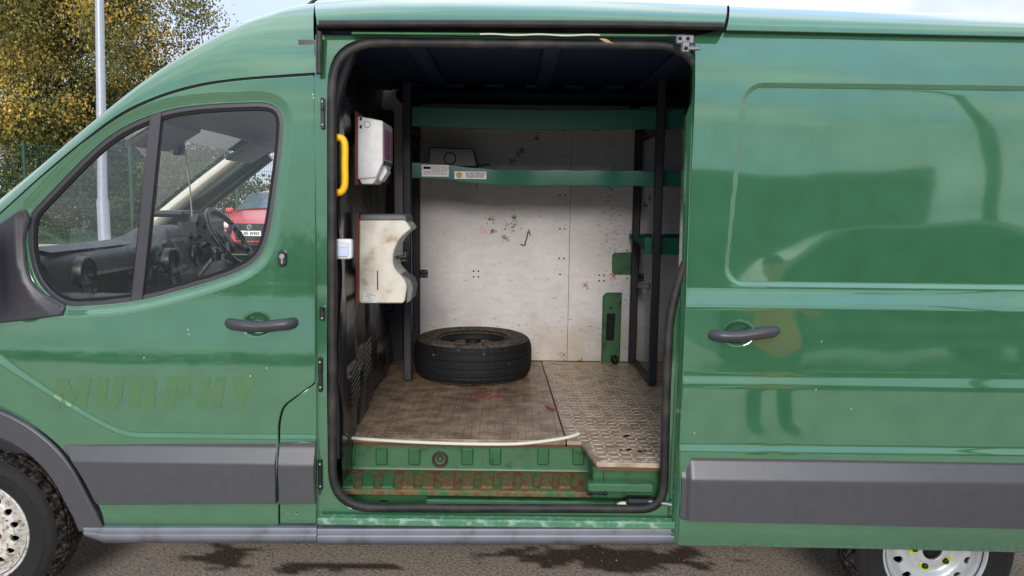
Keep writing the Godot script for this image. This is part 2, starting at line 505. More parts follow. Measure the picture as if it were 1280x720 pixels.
func prepare_bevel(hole: PackedVector2Array) -> void:
	window_box = Rect2(hole[0], Vector2.ZERO)
	for q in hole: window_box = window_box.expand(q)
	window_box = window_box.grow(0.12)
	window_sd.resize(81 * 81)
	for j in 81:
		for i in 81:
			var p := window_box.position + window_box.size * Vector2(i, j) / 80.0
			var d := 9.0
			for k in hole.size(): d = minf(d, p.distance_squared_to(Geometry2D.get_closest_point_to_segment(p, hole[k], hole[(k + 1) % hole.size()])))
			window_sd[j * 81 + i] = sqrt(d) * (-1.0 if Geometry2D.is_point_in_polygon(p, hole) else 1.0)
func bevel(x: float, y: float) -> float:
	if window_sd.is_empty() or not window_box.has_point(Vector2(x, y)): return 0.0
	var q := (Vector2(x, y) - window_box.position) / window_box.size * 80.0
	var i := mini(int(q.x), 79); var j := mini(int(q.y), 79)
	var f := q - Vector2(i, j)
	var d := lerpf(lerpf(window_sd[j * 81 + i], window_sd[j * 81 + i + 1], f.x), lerpf(window_sd[(j + 1) * 81 + i], window_sd[(j + 1) * 81 + i + 1], f.x), f.y)
	return -0.012 * (1.0 - smoothstep(0.004, 0.040, d))

func lift(f: Callable, by: float) -> Callable:
	return func(x, y): return f.call(x, y) + by

func frame_ring(outer: PackedVector2Array, w: float) -> PackedVector2Array:
	return Geometry2D.offset_polygon(outer, -w, Geometry2D.JOIN_ROUND)[0]

var van: Node3D

func _ready() -> void:
	rng.seed = 7
	wob.seed = 4; wob.frequency = 0.012; wob.fractal_octaves = 2
	# camera, sky, sun, exposure
	var cam := Camera3D.new()
	cam.name = "camera"
	add_child(cam)
	cam.transform = Transform3D(look, EYE)
	cam.fov = rad_to_deg(2.0 * atan(360.0 / F))
	cam.near = 0.05; cam.far = 600.0
	cam.current = true
	var env := Environment.new()
	env.background_mode = Environment.BG_SKY
	env.sky = Sky.new()
	var pan := PanoramaSkyMaterial.new()
	pan.panorama = sky_picture()
	pan.energy_multiplier = 0.62
	env.sky.sky_material = pan
	env.tonemap_mode = Environment.TONE_MAPPER_LINEAR
	env.tonemap_exposure = 2.7
	env.sdfgi_enabled = true; env.ssao_enabled = true; env.ssil_enabled = true
	var we := WorldEnvironment.new()
	we.name = "environment"
	we.environment = env
	add_child(we)
	var sun := DirectionalLight3D.new()
	sun.name = "sun"
	sun.light_energy = 0.29
	sun.light_angular_distance = 19.0
	sun.light_color = Color(1.0, 0.975, 0.945)
	sun.shadow_enabled = true
	add_child(sun)
	sun.look_at_from_position(Vector3(0.0, 2.45, 7.0), Vector3(0, 0, 0))
	materials()
	ground()
	van = thing("green_van", "dark green high-roof panel van with its side door slid open and MURPHY ghost lettering", "van", Vector3(0.4, 0, ZC))
	van_body()
	front_door()
	sliding_door()
	cargo()
	cab()
	wheels()
	cargo_things()
	background()
	behind_camera()

func sky_picture() -> ImageTexture:
	var w := 768; var h := 384
	var im := Image.create(w, h, false, Image.FORMAT_RGBF)
	var f := FastNoiseLite.new()
	f.seed = 11; f.noise_type = FastNoiseLite.TYPE_SIMPLEX_SMOOTH; f.frequency = 1.0; f.fractal_octaves = 5; f.fractal_gain = 0.52
	for j in h:
		var el := PI * (0.5 - (j + 0.5) / h)
		for i in w:
			var az := TAU * (i + 0.5) / w
			var d := Vector3(cos(el) * sin(az), sin(el), cos(el) * cos(az))
			var k := 1.6 / (maxf(d.y, 0.0) + 0.30)
			var nz := f.get_noise_3d(d.x * k * 0.75, d.y * 1.2, d.z * k)
			var nz2 := f.get_noise_3d(d.x * k * 2.0 + 9.0, d.y * 2.5 + 3.0, d.z * k * 2.6)
			var cl := smoothstep(-0.42, 0.02, nz + 0.12 * nz2)
			var blue := Color(0.42, 0.58, 0.90).lerp(Color(0.70, 0.78, 0.90), exp(-maxf(d.y, 0.0) * 4.0))
			var shade := 0.5 + 0.9 * clampf(nz * 0.9 + nz2 * 0.5, -0.5, 0.6)
			var cloud := Color(0.46, 0.50, 0.58).lerp(Color(0.86, 0.91, 0.99), clampf(shade, 0.0, 1.0))
			var c := blue.lerp(cloud, cl)
			var up := (1.0 + 2.0 * maxf(d.y, 0.0)) / 1.75      # an overcast sky brightens towards the zenith
			im.set_pixel(i, j, Color(c.r * up, c.g * up, c.b * up))
	return ImageTexture.create_from_image(im)

# ---------------------------------------------------------------- ground: the yard rises a little beyond the van
func yard(z: float) -> float:
	return 0.5 * smoothstep(-6.0, -12.0, z)
func ground() -> void:
	var b := MB.new()
	var n1 := FastNoiseLite.new(); n1.seed = 71; n1.frequency = 2.2; n1.fractal_octaves = 4
	var xs := [-300.0, -120.0, -60.0, -30.0, -15.0, -8.0, -5.0]
	var x := -3.4
	while x < 3.4:
		xs.append(x); x += 0.035
	xs += [5.0, 8.0, 15.0, 30.0, 60.0, 120.0, 300.0]
	var zs := [-300.0, -120.0, -60.0, -30.0, -15.0, -12.0, -11.0, -10.0, -9.0, -8.0, -7.0, -6.0]
	var z := -5.2
	while z < -2.9:
		zs.append(z); z += 0.03
	zs += [-2.0, 0.0, 5.0, 12.0, 25.0, 60.0, 120.0, 300.0]
	var spots := [[Vector2(0.52, -3.66), Vector2(0.56, 0.15)], [Vector2(-1.42, -3.62), Vector2(0.17, 0.12)], [Vector2(-1.05, -3.50), Vector2(0.09, 0.05)], [Vector2(-0.85, -3.53), Vector2(0.3, 0.05)]]
	var W := xs.size()
	for j in zs.size():
		for i in W:
			var p := Vector2(xs[i], zs[j])
			var wet := 0.0
			for s in spots:
				var l: float = ((p - s[0]) / s[1]).length() + 0.9 * n1.get_noise_2d(p.x * 2.0, p.y * 4.0)
				wet = maxf(wet, 1.0 - smoothstep(0.75, 1.05, l))
			var k := 1.0 + 0.18 * n1.get_noise_2d(p.x * 0.6 + 20.0, p.y * 0.9)
			b.col = Color(k, k, k).lerp(Color(0.22, 0.18, 0.16), wet)
			b.vert(Vector3(p.x, yard(p.y), p.y), Vector3.UP, p)
	for j in zs.size() - 1:
		for i in W - 1:
			var a := j * W + i
			b.itri(a, a + W, a + W + 1); b.itri(a, a + W + 1, a + 1)
	struct("ground", b, M.asphalt)
	# loose grit
	var r := RandomNumberGenerator.new(); r.seed = 17
	var st := MB.new()
	var rows := []
	for i in 4:
		var ring := PackedVector3Array()
		for k in 6: ring.append(Vector3(cos(TAU * k / 6) * sin(PI * i / 3.0), cos(PI * i / 3.0) * 0.6, sin(TAU * k / 6) * sin(PI * i / 3.0)) * r.randf_range(0.75, 1.2))
		rows.append(ring)
	st.grid(rows, true, false)
	var mm := MultiMesh.new()
	mm.transform_format = MultiMesh.TRANSFORM_3D
	mm.use_colors = true
	mm.mesh = st.mesh()
	mm.instance_count = 1500
	for k in 1500:
		var s := 0.0025 + 0.006 * pow(r.randf(), 4.0)
		var p := Vector3(r.randf_range(-2.4, 2.4), s * 0.3, r.randf_range(-4.4, -2.6))
		mm.set_instance_transform(k, Transform3D(Basis(Vector3.UP, r.randf() * TAU).scaled(Vector3(s, s, s * 0.8)), p))
		var g := r.randf_range(0.08, 0.24)
		mm.set_instance_color(k, Color(g, g * 0.95, g * 0.88))
	var mi := MultiMeshInstance3D.new()
	mi.name = "loose_grit"
	mi.multimesh = mm
	mi.material_override = mat(Color(1, 1, 1), 0.9)
	mi.material_override.vertex_color_use_as_albedo = true
	add_child(mi, true)
	mi.set_meta("kind", "stuff"); mi.set_meta("label", "loose grit scattered on the tarmac under the van"); mi.set_meta("category", "gravel")

# ---------------------------------------------------------------- van
func van_body() -> void:
	# body side round the opening
	var op := [[409, 47, 60], [880, 50, 46], [892, 150], [892, 270], [864, 322, 30], [842, 390, 30], [838, 480], [834, 641, 34], [410, 639, 52]]
	var hole := poly(op, z_side)
	var b := MB.new()
	var outer := poly([[395, 44], [1620, 60], [1620, 700], [1280, 672], [880, 658], [397, 660]], z_side)
	b.skin(outer, [hole], z_side, 0.03, 0.03, 0.09)
	var side := part(van, "body_side", b, M.paint)
	# seal
	b = MB.new()
	var pts := PackedVector3Array()
	for q in poly([[415, 53, 62], [868, 57, 50], [884, 150], [884, 270], [859, 318, 30], [837, 390, 30], [833, 480], [829, 636, 30], [416, 634, 50]], z_side):
		pts.append(Vector3(q.x, q.y, z_side(q.x, q.y) + 0.004))
	b.tube(pts, 0.0145, 10, true, 1.25)
	part(van, "door_seal", b, M.rubber)
	# lower sill lip, worn paint
	b = MB.new()
	var tL := U(398, 655, -2.93); var tR := U(848, 656, -2.93)
	b.box((tL + tR) * 0.5 + Vector3(0, 0.012, 0.0), Vector3(tR.x - tL.x, 0.030, 0.05), 0.006)
	part(van, "sill_flange", b, tri_map(mat(Color(1, 1, 1), 0.5), ntex(70, 0.014, ramp([Color(0.25, 0.44, 0.31), Color(0.27, 0.45, 0.33), Color(0.42, 0.55, 0.47), Color(0.52, 0.60, 0.55)], [0.3, 0.55, 0.66, 0.9]), 512, 6), 2.3))
	# plates for the hinges and strikers on the pillar
	for d in [[401.5, 141, 5, 38, M.black], [404, 391, 6, 17, M.black], [403, 466, 5, 44, M.black], [403, 590, 5, 40, M.black], [367, 640, 0, 0, null]]:
		if d[4] == null: continue
		var p := U(d[0], d[1], -2.99)
		p.z = z_side(p.x, p.y)
		b = MB.new()
		var s: float = 3.05 / F
		b.box(p + Vector3(0, 0, 0.006), Vector3(d[2] * s, d[3] * s, 0.016), 0.004)
		b.box(p + Vector3(0.002, 0.02, 0.015), Vector3(0.010, 0.018, 0.02), 0.003)
		var pl := part(van, "striker_plate", b, d[4])
		for sy in [-0.36, 0.36]:
			var sc := MB.new()
			sc.lathe(PackedVector2Array([Vector2(0.0, 0.004), Vector2(0.004, 0.004), Vector2(0.006, 0.0)]), 8, Transform3D(Basis(Vector3.RIGHT, PI / 2), p + Vector3(0, sy * d[3] * s, 0.014)))
			part(pl, "screw", sc, M.steel)
	# cab roof side: from the seam over the door up and over
	var seam := smooth_line([Vector2(-150, 392), Vector2(-60, 318), Vector2(0, 267), Vector2(50, 222), Vector2(100, 180), Vector2(150, 143), Vector2(200, 120), Vector2(250, 106), Vector2(300, 99), Vector2(350, 95), Vector2(396, 92)], 5)
	var sil := smooth_line([Vector2(-150, 372), Vector2(-60, 300), Vector2(0, 250), Vector2(60, 202), Vector2(130, 147), Vector2(200, 96), Vector2(260, 58), Vector2(320, 28), Vector2(360, 14), Vector2(380, 8.5), Vector2(396, 6)], 5)
	var rows := []
	var shoulder := PackedVector3Array()
	for i in seam.size():
		var s2 := Uf(seam[i].x, seam[i].y - 1.5, z_door)
		var a := Vector3(s2.x, s2.y, z_door(s2.x, s2.y))
		var far_in := lerpf(0.09, 0.30, smoothstep(100.0, 380.0, seam[i].x))
		var e := U(sil[i].x, sil[i].y, a.z - far_in)
		var row := PackedVector3Array()
		var K := 12
		for k in K + 1:
			var t := PI * 0.5 * k / K
			var u := float(k) / K
			row.append(Vector3(lerpf(a.x, e.x, u), lerpf(a.y, e.y, pow(sin(t), 1.05)), lerpf(a.z, e.z, 0.22 * u + 0.78 * (1.0 - cos(t)))))
		rows.append(row)
		shoulder.append(e)
	b = MB.new()
	b.grid(rows, false, true)
	var fl := []
	for r in rows: fl.append(PackedVector3Array([r[0] + Vector3(0, -0.003, -0.03), r[0]]))
	b.grid(fl, false, true)
	part(van, "cab_roof_side", b, M.paint)
	b = MB.new()
	var sm := PackedVector3Array()
	for r in rows: sm.append(r[0] + Vector3(0, -0.007, -0.006))
	b.tube(sm, 0.006, 6)
	part(van, "roof_seam", b, M.dark)
	var mir := []
	for r in rows:
		if r[0].x > -0.90: continue
		var q := PackedVector3Array()
		for p in r: q.append(Vector3(p.x, p.y, 2 * ZC - p.z))
		mir.append(q)
	b = MB.new()
	b.grid(mir, false, false)
	part(van, "far_cab_roof_side", b, M.paint)
	var front_i := 0
	for i in sil.size():
		if sil[i].x < 125: front_i = i
	for w in [[0, front_i, "windscreen", M.glass], [front_i, shoulder.size() - 1, "cab_roof", M.paint]]:
		var g := []
		for i in range(w[0], w[1] + 1):
			var p := shoulder[i]
			var row := PackedVector3Array()
			var bul := 0.09 * (1.0 - smoothstep(100.0, 330.0, sil[i].x))
			for k in 17:
				var u := k / 16.0
				var s4 := 1.0 - pow(2 * u - 1, 2)
				row.append(Vector3(p.x - bul * s4, p.y + 0.02 * s4, lerpf(p.z, 2 * ZC - p.z, u)))
			g.append(row)
		b = MB.new()
		b.grid(g, false, true)
		part(van, w[2], b, w[3])
	# roof of the load space
	var gut := [Vector2(397, 31), Vector2(480, 27.5), Vector2(560, 26), Vector2(700, 27.5), Vector2(905, 32), Vector2(908, 37), Vector2(1000, 39), Vector2(1280, 45), Vector2(1640, 58)]
	var ro := [Vector2(397, 6), Vector2(480, 1), Vector2(560, 0), Vector2(700, 2), Vector2(905, 10.5), Vector2(908, 11), Vector2(1000, 14), Vector2(1280, 25), Vector2(1640, 40)]
	rows = []
	for i in gut.size():
		var a := U(gut[i].x, gut[i].y, -3.035)
		var e := U(ro[i].x, ro[i].y, -3.30)
		var row := PackedVector3Array([a + Vector3(0, 0.0, -0.04), a + Vector3(0, -0.004, 0)])
		for k in 13:
			var u := k / 12.0
			var t := PI * 0.5 * u
			row.append(Vector3(lerpf(a.x, e.x, u), lerpf(a.y, e.y, sin(t)), lerpf(a.z, e.z, 0.25 * u + 0.75 * (1.0 - cos(t)))) + Vector3(0, 0.004 * sin(u * 9.0), 0.003 * sin(u * 12.0)))
		for k in 9:
			var u := (k + 1) / 9.0
			row.append(Vector3(e.x, e.y + 0.03 * sin(PI * u), lerpf(e.z, 2 * ZC - e.z, u)))
		rows.append(row)
	b = MB.new(); b.grid(rows.slice(0, 5), false, true)
	part(van, "load_roof", b, M.paint)
	b = MB.new(); b.grid(rows.slice(5), false, true)
	part(van, "load_roof", b, M.paint)
	# dark seam between the two
	b = MB.new()
	var q0 := U(906.5, 37, -3.05); var q1 := U(906.5, 12, -3.25)
	b.tube(PackedVector3Array([q0, q0.lerp(q1, 0.5) + Vector3(0, 0.015, 0.03), q1]), 0.006, 6)
	part(van, "roof_joint", b, M.dark)
	b = MB.new()
	for s in [[396.5, 93, -3.005, 396.5, 31, -3.06], [396.5, 31, -3.06, 396.5, 6, -3.28]]:
		b.tube(PackedVector3Array([U(s[0], s[1], s[2]), U(s[3], s[4], s[5])]), 0.004, 6)
	part(van, "roof_joint", b, M.dark)
	b = MB.new()
	var e0 := U(399.5, 40, -3.03); var e1 := U(399.5, 92, -3.0)
	b.box((e0 + e1) * 0.5, Vector3(0.018, e0.distance_to(e1), 0.02), 0.004, Basis(Vector3.RIGHT, -0.10))
	part(van, "track_end_cap", b, M.rubber)
	# drip rail, door track recess
	b = MB.new()
	var g0 := []; 
	for px in [398.0, 480.0, 560.0, 700.0, 800.0, 905.0]:
		var yy: float = 31.5 + 0.00002 * (px - 560) * (px - 560) - 3.0 + (1.0 if px > 800 else 0.0)
		g0.append(PackedVector3Array([U(px, yy - 4, -3.02), U(px, yy - 1.5, -3.0), U(px, yy + 4, -3.0), U(px, yy + 6, -3.02), U(px, yy + 6, -3.08), U(px, yy + 16, -3.085)]))
	b.grid(g0, false, true)
	part(van, "drip_rail", b, M.rubber)
	b = MB.new()
	var tr := PackedVector3Array()
	for px in range(440, 872, 16): tr.append(U(px, 41.5 + (px - 440) * 0.008, -3.03))
	b.tube(tr, 0.006, 6)
	part(van, "door_track", b, M.paint_in)
	b = MB.new()
	tr = PackedVector3Array()
	for px in range(600, 760, 10): tr.append(U(px, 43.0 + 0.7 * sin(px * 0.1) + (px - 600) * 0.008, -3.022))
	b.tube(tr, 0.0035, 5)
	part(van, "worn_track_edge", b, M.cream)
	# roller bracket at the head of the sliding door
	b = MB.new()
	var rb := U(856, 50, -2.99)
	b.box(rb, Vector3(0.07, 0.035, 0.02), 0.005)
	b.box(rb + Vector3(0.0, -0.03, 0.015), Vector3(0.035, 0.045, 0.02), 0.006)
	b.box(rb + Vector3(0.03, -0.035, 0.02), Vector3(0.05, 0.014, 0.014), 0.003)
	var br := part(van, "roller_bracket", b, mat(Color(0.36, 0.36, 0.37), 0.4, 0.6))
	for k in 3:
		var sc := MB.new()
		sc.lathe(PackedVector2Array([Vector2(0, 0.006), Vector2(0.006, 0.006), Vector2(0.008, 0)]), 8, Transform3D(Basis(Vector3.RIGHT, PI / 2), rb + [Vector3(-0.02, 0.004, 0.01), Vector3(0.01, 0.004, 0.01), Vector3(0.0, -0.035, 0.026)][k]))
		part(br, "bolt", sc, M.black)
	# sill trims
	for d in [[105, 396, 659, 679, 12], [397, 846, 660, 681, 0]]:
		b = MB.new()
		var p0 := U(d[0], d[2], -2.925); var p1 := U(d[1], d[2], -2.925); var p2 := U(d[1], d[3], -2.925)
		var H := p1.y - p2.y
		var pr := PackedVector2Array([Vector2(-0.12, 0), Vector2(0.0, 0), Vector2(0.004, -0.006), Vector2(0.006, -H * 0.33), Vector2(0.0, -H * 0.36), Vector2(0.0, -H * 0.45), Vector2(0.01, -H * 0.5), Vector2(0.0, -H), Vector2(-0.12, -H)])
		var r2 := []
		var N := 24
		for i in N + 1:
			var u := float(i) / N
			var row := PackedVector3Array()
			var sl := 1.0
			if d[4] > 0: sl = smoothstep(-0.02, 0.10, u) * 0.5 + 0.5
			for q in pr: row.append(Vector3(lerpf(p0.x, p1.x, u) + (0.01 if q.x < -0.05 and i == 0 else 0.0), lerpf(p0.y, p1.y, u) + q.y * (1.0 if d[4] == 0 else sl) , -2.925 + q.x))
			r2.append(row)
		b.grid(r2, false, true)
		b.cap(r2[0], true); b.cap(r2[N], false)
		part(van, "sill_trim", b, M.sill)
	# end pieces: rear quarter with rear doors, and the nose, outside the frame
	b = MB.new()
	var xr := U(1620, 300, ZB).x
	b.box(Vector3(xr - 0.03, 1.45, ZC), Vector3(0.04, 1.95, 1.84), 0.01)
	part(van, "rear_doors", b, M.paint)
	b = MB.new()
	b.box(Vector3(xr, 0.45, ZC), Vector3(0.14, 0.18, 2.0), 0.04)
	part(van, "rear_bumper", b, M.trim)
	b = MB.new()
	var xf := U(-150, 300, ZB).x
	var hood := []
	for k in 13:
		var u := k / 12.0
		var s4 := 1.0 - pow(2 * u - 1, 4)
		var zz := lerpf(-3.06, 2 * ZC + 3.06, u)
		hood.append(PackedVector3Array([Vector3(xf + 0.02, 1.40 + 0.08 * s4, zz), Vector3(xf - 0.25, 1.32 + 0.08 * s4, zz), Vector3(xf - 0.5, 1.18 + 0.08 * s4, zz), Vector3(xf - 0.62 - 0.1 * s4, 1.02, zz), Vector3(xf - 0.66 - 0.12 * s4, 0.8, zz), Vector3(xf - 0.68 - 0.12 * s4, 0.35, zz)]))
	b.grid(hood, false, false)
	part(van, "bonnet", b, M.paint)
	# far side of the body
	var wf := func(_x, _y): return -5.09
	b = MB.new()
	var fo := PackedVector2Array([Vector2(xf - 0.6, 0.4), Vector2(xr, 0.4), Vector2(xr, 2.5), Vector2(-0.93, 2.5), Vector2(-0.93, 1.40), Vector2(xf, 1.40), Vector2(xf - 0.5, 1.2)])
	b.skin(fo, [], wf, 0.3, 0.01, 0.0)
	part(van, "far_body_side", b, M.paint)

func front_door() -> void:
	var handle_c := Uf(321, 405, z_door)
	dents = [[handle_c, Vector2(0.060, 0.050), 0.022]]
	var win := [[33, 268, 14], [110, 187, 60], [150, 157, 60], [200, 137, 60], [250, 129, 60], [338, 126, 22], [354, 142, 16], [352, 185, 40], [336, 300, 40], [318, 332, 26], [270, 352, 60], [165, 380, 40], [76, 386, 20], [42, 356, 24], [30, 310, 20]]
	var hole := poly(win, z_door)
	prepare_bevel(hole)
	var door := poly([[-40, 300], [0, 269], [50, 224], [100, 182], [150, 145, 40], [200, 122, 40], [250, 108, 40], [300, 101, 30], [393, 95, 3], [393, 478, 6], [352, 507, 10], [346, 530, 14], [347, 553], [347, 657, 3], [131, 657], [128, 640, 10], [112, 610, 30], [94, 578, 30], [66, 548, 30], [30, 524, 30], [-40, 505]], z_door)
	var b := MB.new()
	b.skin(door, [hole], z_door, 0.008, 0.025, 0.03)
	var d := part(van, "front_door", b, M.paint)
	# the lower corner of the pillar behind the door
	b = MB.new()
	b.skin(poly([[394.5, 480], [394.5, 655], [350, 655], [350, 530, 14], [355, 509, 10]], z_door), [circle(Uf(360, 642, z_door), 0.004, 8), circle(Uf(370.5, 642, z_door), 0.006, 8), circle(Uf(380.5, 642, z_door), 0.004, 8)], lift(z_door, -0.006), 0.012, 0.02, 0.02)
	part(van, "lower_pillar", b, M.paint)
	# dark gap behind door
	b = MB.new()
	b.skin(poly([[397, 100], [397, 655], [340, 657], [340, 530], [360, 500], [388, 478], [388, 100]], z_door), [], lift(z_door, -0.034), 0.05, 0.0, 0.0)
	part(van, "door_shut", b, M.dark)
	# window seal ring, glass, divider
	b = MB.new()
	var ring := frame_ring(hole, 0.017)
	b.skin(hole, [ring], lift(z_door, -0.006), 0.012, 0.02, 0.02, [], [], 0.004)
	part(d, "window_seal", b, M.handle)
	var ring2 := frame_ring(hole, 0.026)
	b = MB.new()
	b.skin(frame_ring(hole, 0.006), [frame_ring(hole, 0.030)], lift(z_door, -0.011), 0.012, 0.01, 0.01)
	part(d, "glass_run", b, M.dark)
	b = MB.new()
	var bar := poly([[188, 142], [201, 140], [176, 379], [162, 381]], z_door)
	b.skin(bar, [], lift(z_door, -0.003), 0.02, 0.03, 0.0)
	part(d, "window_divider", b, M.handle)
	var cut := poly([[194, 100], [500, 100], [500, 500], [169, 500]], z_door)
	var cutl := poly([[194, 100], [-200, 100], [-200, 500], [169, 500]], z_door)
	for w in [[cut, "window_pane"], [cutl, "quarter_pane"]]:
		var pg := Geometry2D.intersect_polygons(frame_ring(hole, 0.012), w[0])
		b = MB.new()
		b.skin(pg[0], [], lift(z_door, -0.016), 0.05, 0.0, 0.0)
		part(d, w[1], b, M.glass)
	# mirror base and mirror
	b = MB.new()
	b.skin(poly([[-8, 288, 10], [30, 262, 6], [36, 274], [29, 298, 8], [33, 345, 20], [48, 366, 16], [80, 382], [78, 392], [40, 397, 10], [-8, 402, 10]], z_door), [], lift(z_door, 0.012), 0.02, 0.03, 0.0, [], [], 0.008)
	part(d, "mirror_base", b, M.handle)
	b = MB.new()
	var mc := U(-70, 330, -2.78)
	var rows := []
	for i in 13:
		var t := PI * i / 12.0
		var ringv := PackedVector3Array()
		for k in 20:
			var a := TAU * k / 20.0
			var q := Vector3(signf(cos(a)) * pow(absf(cos(a)), 0.6) * sin(t) * 0.10, -cos(t) * 0.21, signf(sin(a)) * pow(absf(sin(a)), 0.6) * sin(t) * 0.12)
			ringv.append(mc + q)
		rows.append(ringv)
	b.grid(rows, true, true)
	var mi := part(d, "mirror", b, M.black)
	b = MB.new()
	b.box(mc + Vector3(0.095, 0, 0), Vector3(0.012, 0.32, 0.18), 0.005)
	part(mi, "mirror_glass", b, M.steel) if false else part(d, "mirror_glass", b, M.steel)
	# handle
	b = MB.new()
	var hp := []
	for q in [[286, 404.5, -0.002], [296, 405, 0.030], [325, 406, 0.036], [350, 405, 0.034], [362, 404, 0.026], [367, 403.5, 0.004]]:
		var w2 := Uf(q[0], q[1], z_door)
		hp.append(Vector3(w2.x, w2.y, ZB - 0.03 + q[2]))
	b.tube(PackedVector3Array(smooth_line(hp, 5)), 0.0225, 14, false, 1.0)
	part(d, "door_handle", b, M.handle)
	# key lock
	b = MB.new()
	var kp := Uf(353.5, 323, z_door)
	var kz := z_door(kp.x, kp.y)
	var ov := PackedVector2Array()
	for k in 20:
		var a := TAU * k / 20
		ov.append(kp + Vector2(cos(a) * 0.017, sin(a) * 0.017 + signf(sin(a)) * 0.015))
	b.prism(ov, kz - 0.01, kz + 0.012, 0.003)
	var lk := part(d, "lock", b, M.black)
	b = MB.new()
	var kh := circle(kp + Vector2(0, 0.008), 0.011, 14)
	b.prism(kh, kz, kz + 0.016, 0.002)
	b.box(Vector3(kp.x, kp.y - 0.010, kz + 0.007), Vector3(0.009, 0.022, 0.016), 0.002)
	var cy := MB.new()
	cy.v = b.v; cy.n = b.n; cy.c = b.c; cy.uv = b.uv; cy.ix = b.ix
	part(d, "lock_cylinder", cy, M.steel)
	# cladding
	var clad := func(x, y): return z_door(x, y) + 0.026 - 0.024 * clampf((y - 0.735) / 0.06, 0.0, 1.0)
	b = MB.new()
	b.skin(poly([[80, 556, 6], [345.5, 554], [346.5, 626], [125, 627, 4], [110, 597, 30], [93, 571, 20]], z_door), [], clad, 0.012, 0.02, 0.0, [], [], 0.004)
	part(d, "door_cladding", b, M.trim)
	b = MB.new()
	b.skin(poly([[349.5, 555], [393.5, 553], [395, 626], [351.5, 627]], z_door), [], clad, 0.012, 0.02, 0.0, [], [], 0.004)
	part(van, "pillar_cladding", b, M.trim)
	# wheel arch trim
	var arch_out := [Vector2(-190, 640), Vector2(-178, 590), Vector2(-140, 540), Vector2(-90, 512), Vector2(-40, 504), Vector2(0, 513), Vector2(36, 530), Vector2(66, 553), Vector2(90, 580), Vector2(108, 612), Vector2(122, 640), Vector2(130, 658)]
	var arch_in := [Vector2(-158, 660), Vector2(-150, 610), Vector2(-120, 568), Vector2(-80, 542), Vector2(-40, 534), Vector2(0, 542), Vector2(30, 556), Vector2(55, 576), Vector2(74, 600), Vector2(88, 626), Vector2(98, 645), Vector2(104, 660)]
	var pl := []
	for q in smooth_line(arch_out, 4): pl.append([q.x, q.y])
	var il := smooth_line(arch_in, 4)
	il.reverse()
	for q in il: pl.append([q.x, q.y])
	b = MB.new()
	b.skin(poly(pl, func(_x, _y): return ZB), [], func(x, y): return ZB + 0.026 - 0.05 * pow(maxf(0, -1.9 - x), 2), 0.02, 0.05, 0.0, [], [], 0.008)
	part(van, "wheel_arch_trim", b, M.trim)
	# wing ahead of the door
	b = MB.new()
	b.skin(poly([[-42, 304], [-42, 503], [-90, 511], [-140, 539], [-178, 589], [-190, 640], [-330, 640], [-330, 520], [-250, 440], [-150, 392]], z_door), [], z_door, 0.03, 0.03, 0.0)
	part(van, "front_wing", b, M.paint)
	# dark liner behind the wheel arch
	b = MB.new()
	var lc := U(-32, 668, -3.0)
	var lr := []
	for i in 21:
		var a := PI * i / 20.0
		lr.append(PackedVector3Array([Vector3(lc.x + cos(a) * 0.43, lc.y + sin(a) * 0.45, -2.99), Vector3(lc.x + cos(a) * 0.43, lc.y + sin(a) * 0.45, -3.5)]))
	b.grid(lr, false, false)
	b.box(Vector3(lc.x, lc.y + 0.28, -3.52), Vector3(0.9, 0.56, 0.02))
	part(van, "wheel_arch_liner", b, M.dark)
	# ghost of the old lettering
	for g in ghost_letters():
		b = MB.new()
		b.skin(g[0], g[1], lift(z_door, 0.0012), 0.012, 0.0, 0.0)
		part(d, "ghost_letter", b, M.ghost)
	# stone chips
	b = MB.new()
	for q in [[235, 412], [236, 418], [391, 118], [392, 122], [180, 447], [333, 460], [313, 470]]:
		var w3 := Uf(q[0], q[1], z_door)
		b.box(Vector3(w3.x, w3.y, z_door(w3.x, w3.y)), Vector3(0.004, 0.005, 0.0012))
	part(d, "paint_chips", b, M.chip).set_meta("kind", "stuff")

func ghost_letters() -> Array:
	# strokes measured on the door, in the photograph's pixels (x from zoom / 4.267 + 50)
	var k := func(pts): 
		var a := []
		for q in pts: a.append([50.0 + q[0] / 4.267, 440.0 + q[1] / 4.267])
		return poly(a, z_door)
	var out := []
	out.append([k.call([[92, 145], [152, 145], [172, 205], [212, 142], [275, 140], [245, 300], [190, 300], [207, 215], [165, 290], [140, 290], [125, 215], [108, 305], [62, 308]]), []])
	out.append([k.call([[312, 140], [368, 138], [352, 240], [365, 262], [385, 240], [398, 138], [452, 137], [436, 245], [405, 295], [350, 303], [305, 285], [297, 245]]), []])
	out.append([k.call([[495, 138], [600, 137], [622, 155], [618, 200], [600, 222], [618, 240], [612, 298], [556, 298], [560, 250], [540, 240], [528, 298], [472, 298]]), [k.call([[548, 172], [572, 172], [566, 205], [542, 205]])]])
	out.append([k.call([[685, 138], [790, 136], [806, 155], [798, 230], [775, 250], [722, 250], [714, 300], [660, 300]]), [k.call([[738, 172], [758, 172], [752, 212], [730, 212]])]])
	out.append([k.call([[856, 137], [912, 137], [905, 190], [930, 190], [938, 136], [992, 136], [966, 298], [912, 298], [922, 235], [897, 235], [886, 298], [830, 298]]), []])
	out.append([k.call([[1022, 136], [1076, 136], [1084, 180], [1108, 136], [1165, 134], [1105, 240], [1096, 297], [1042, 297], [1050, 240]]), []])
	return out

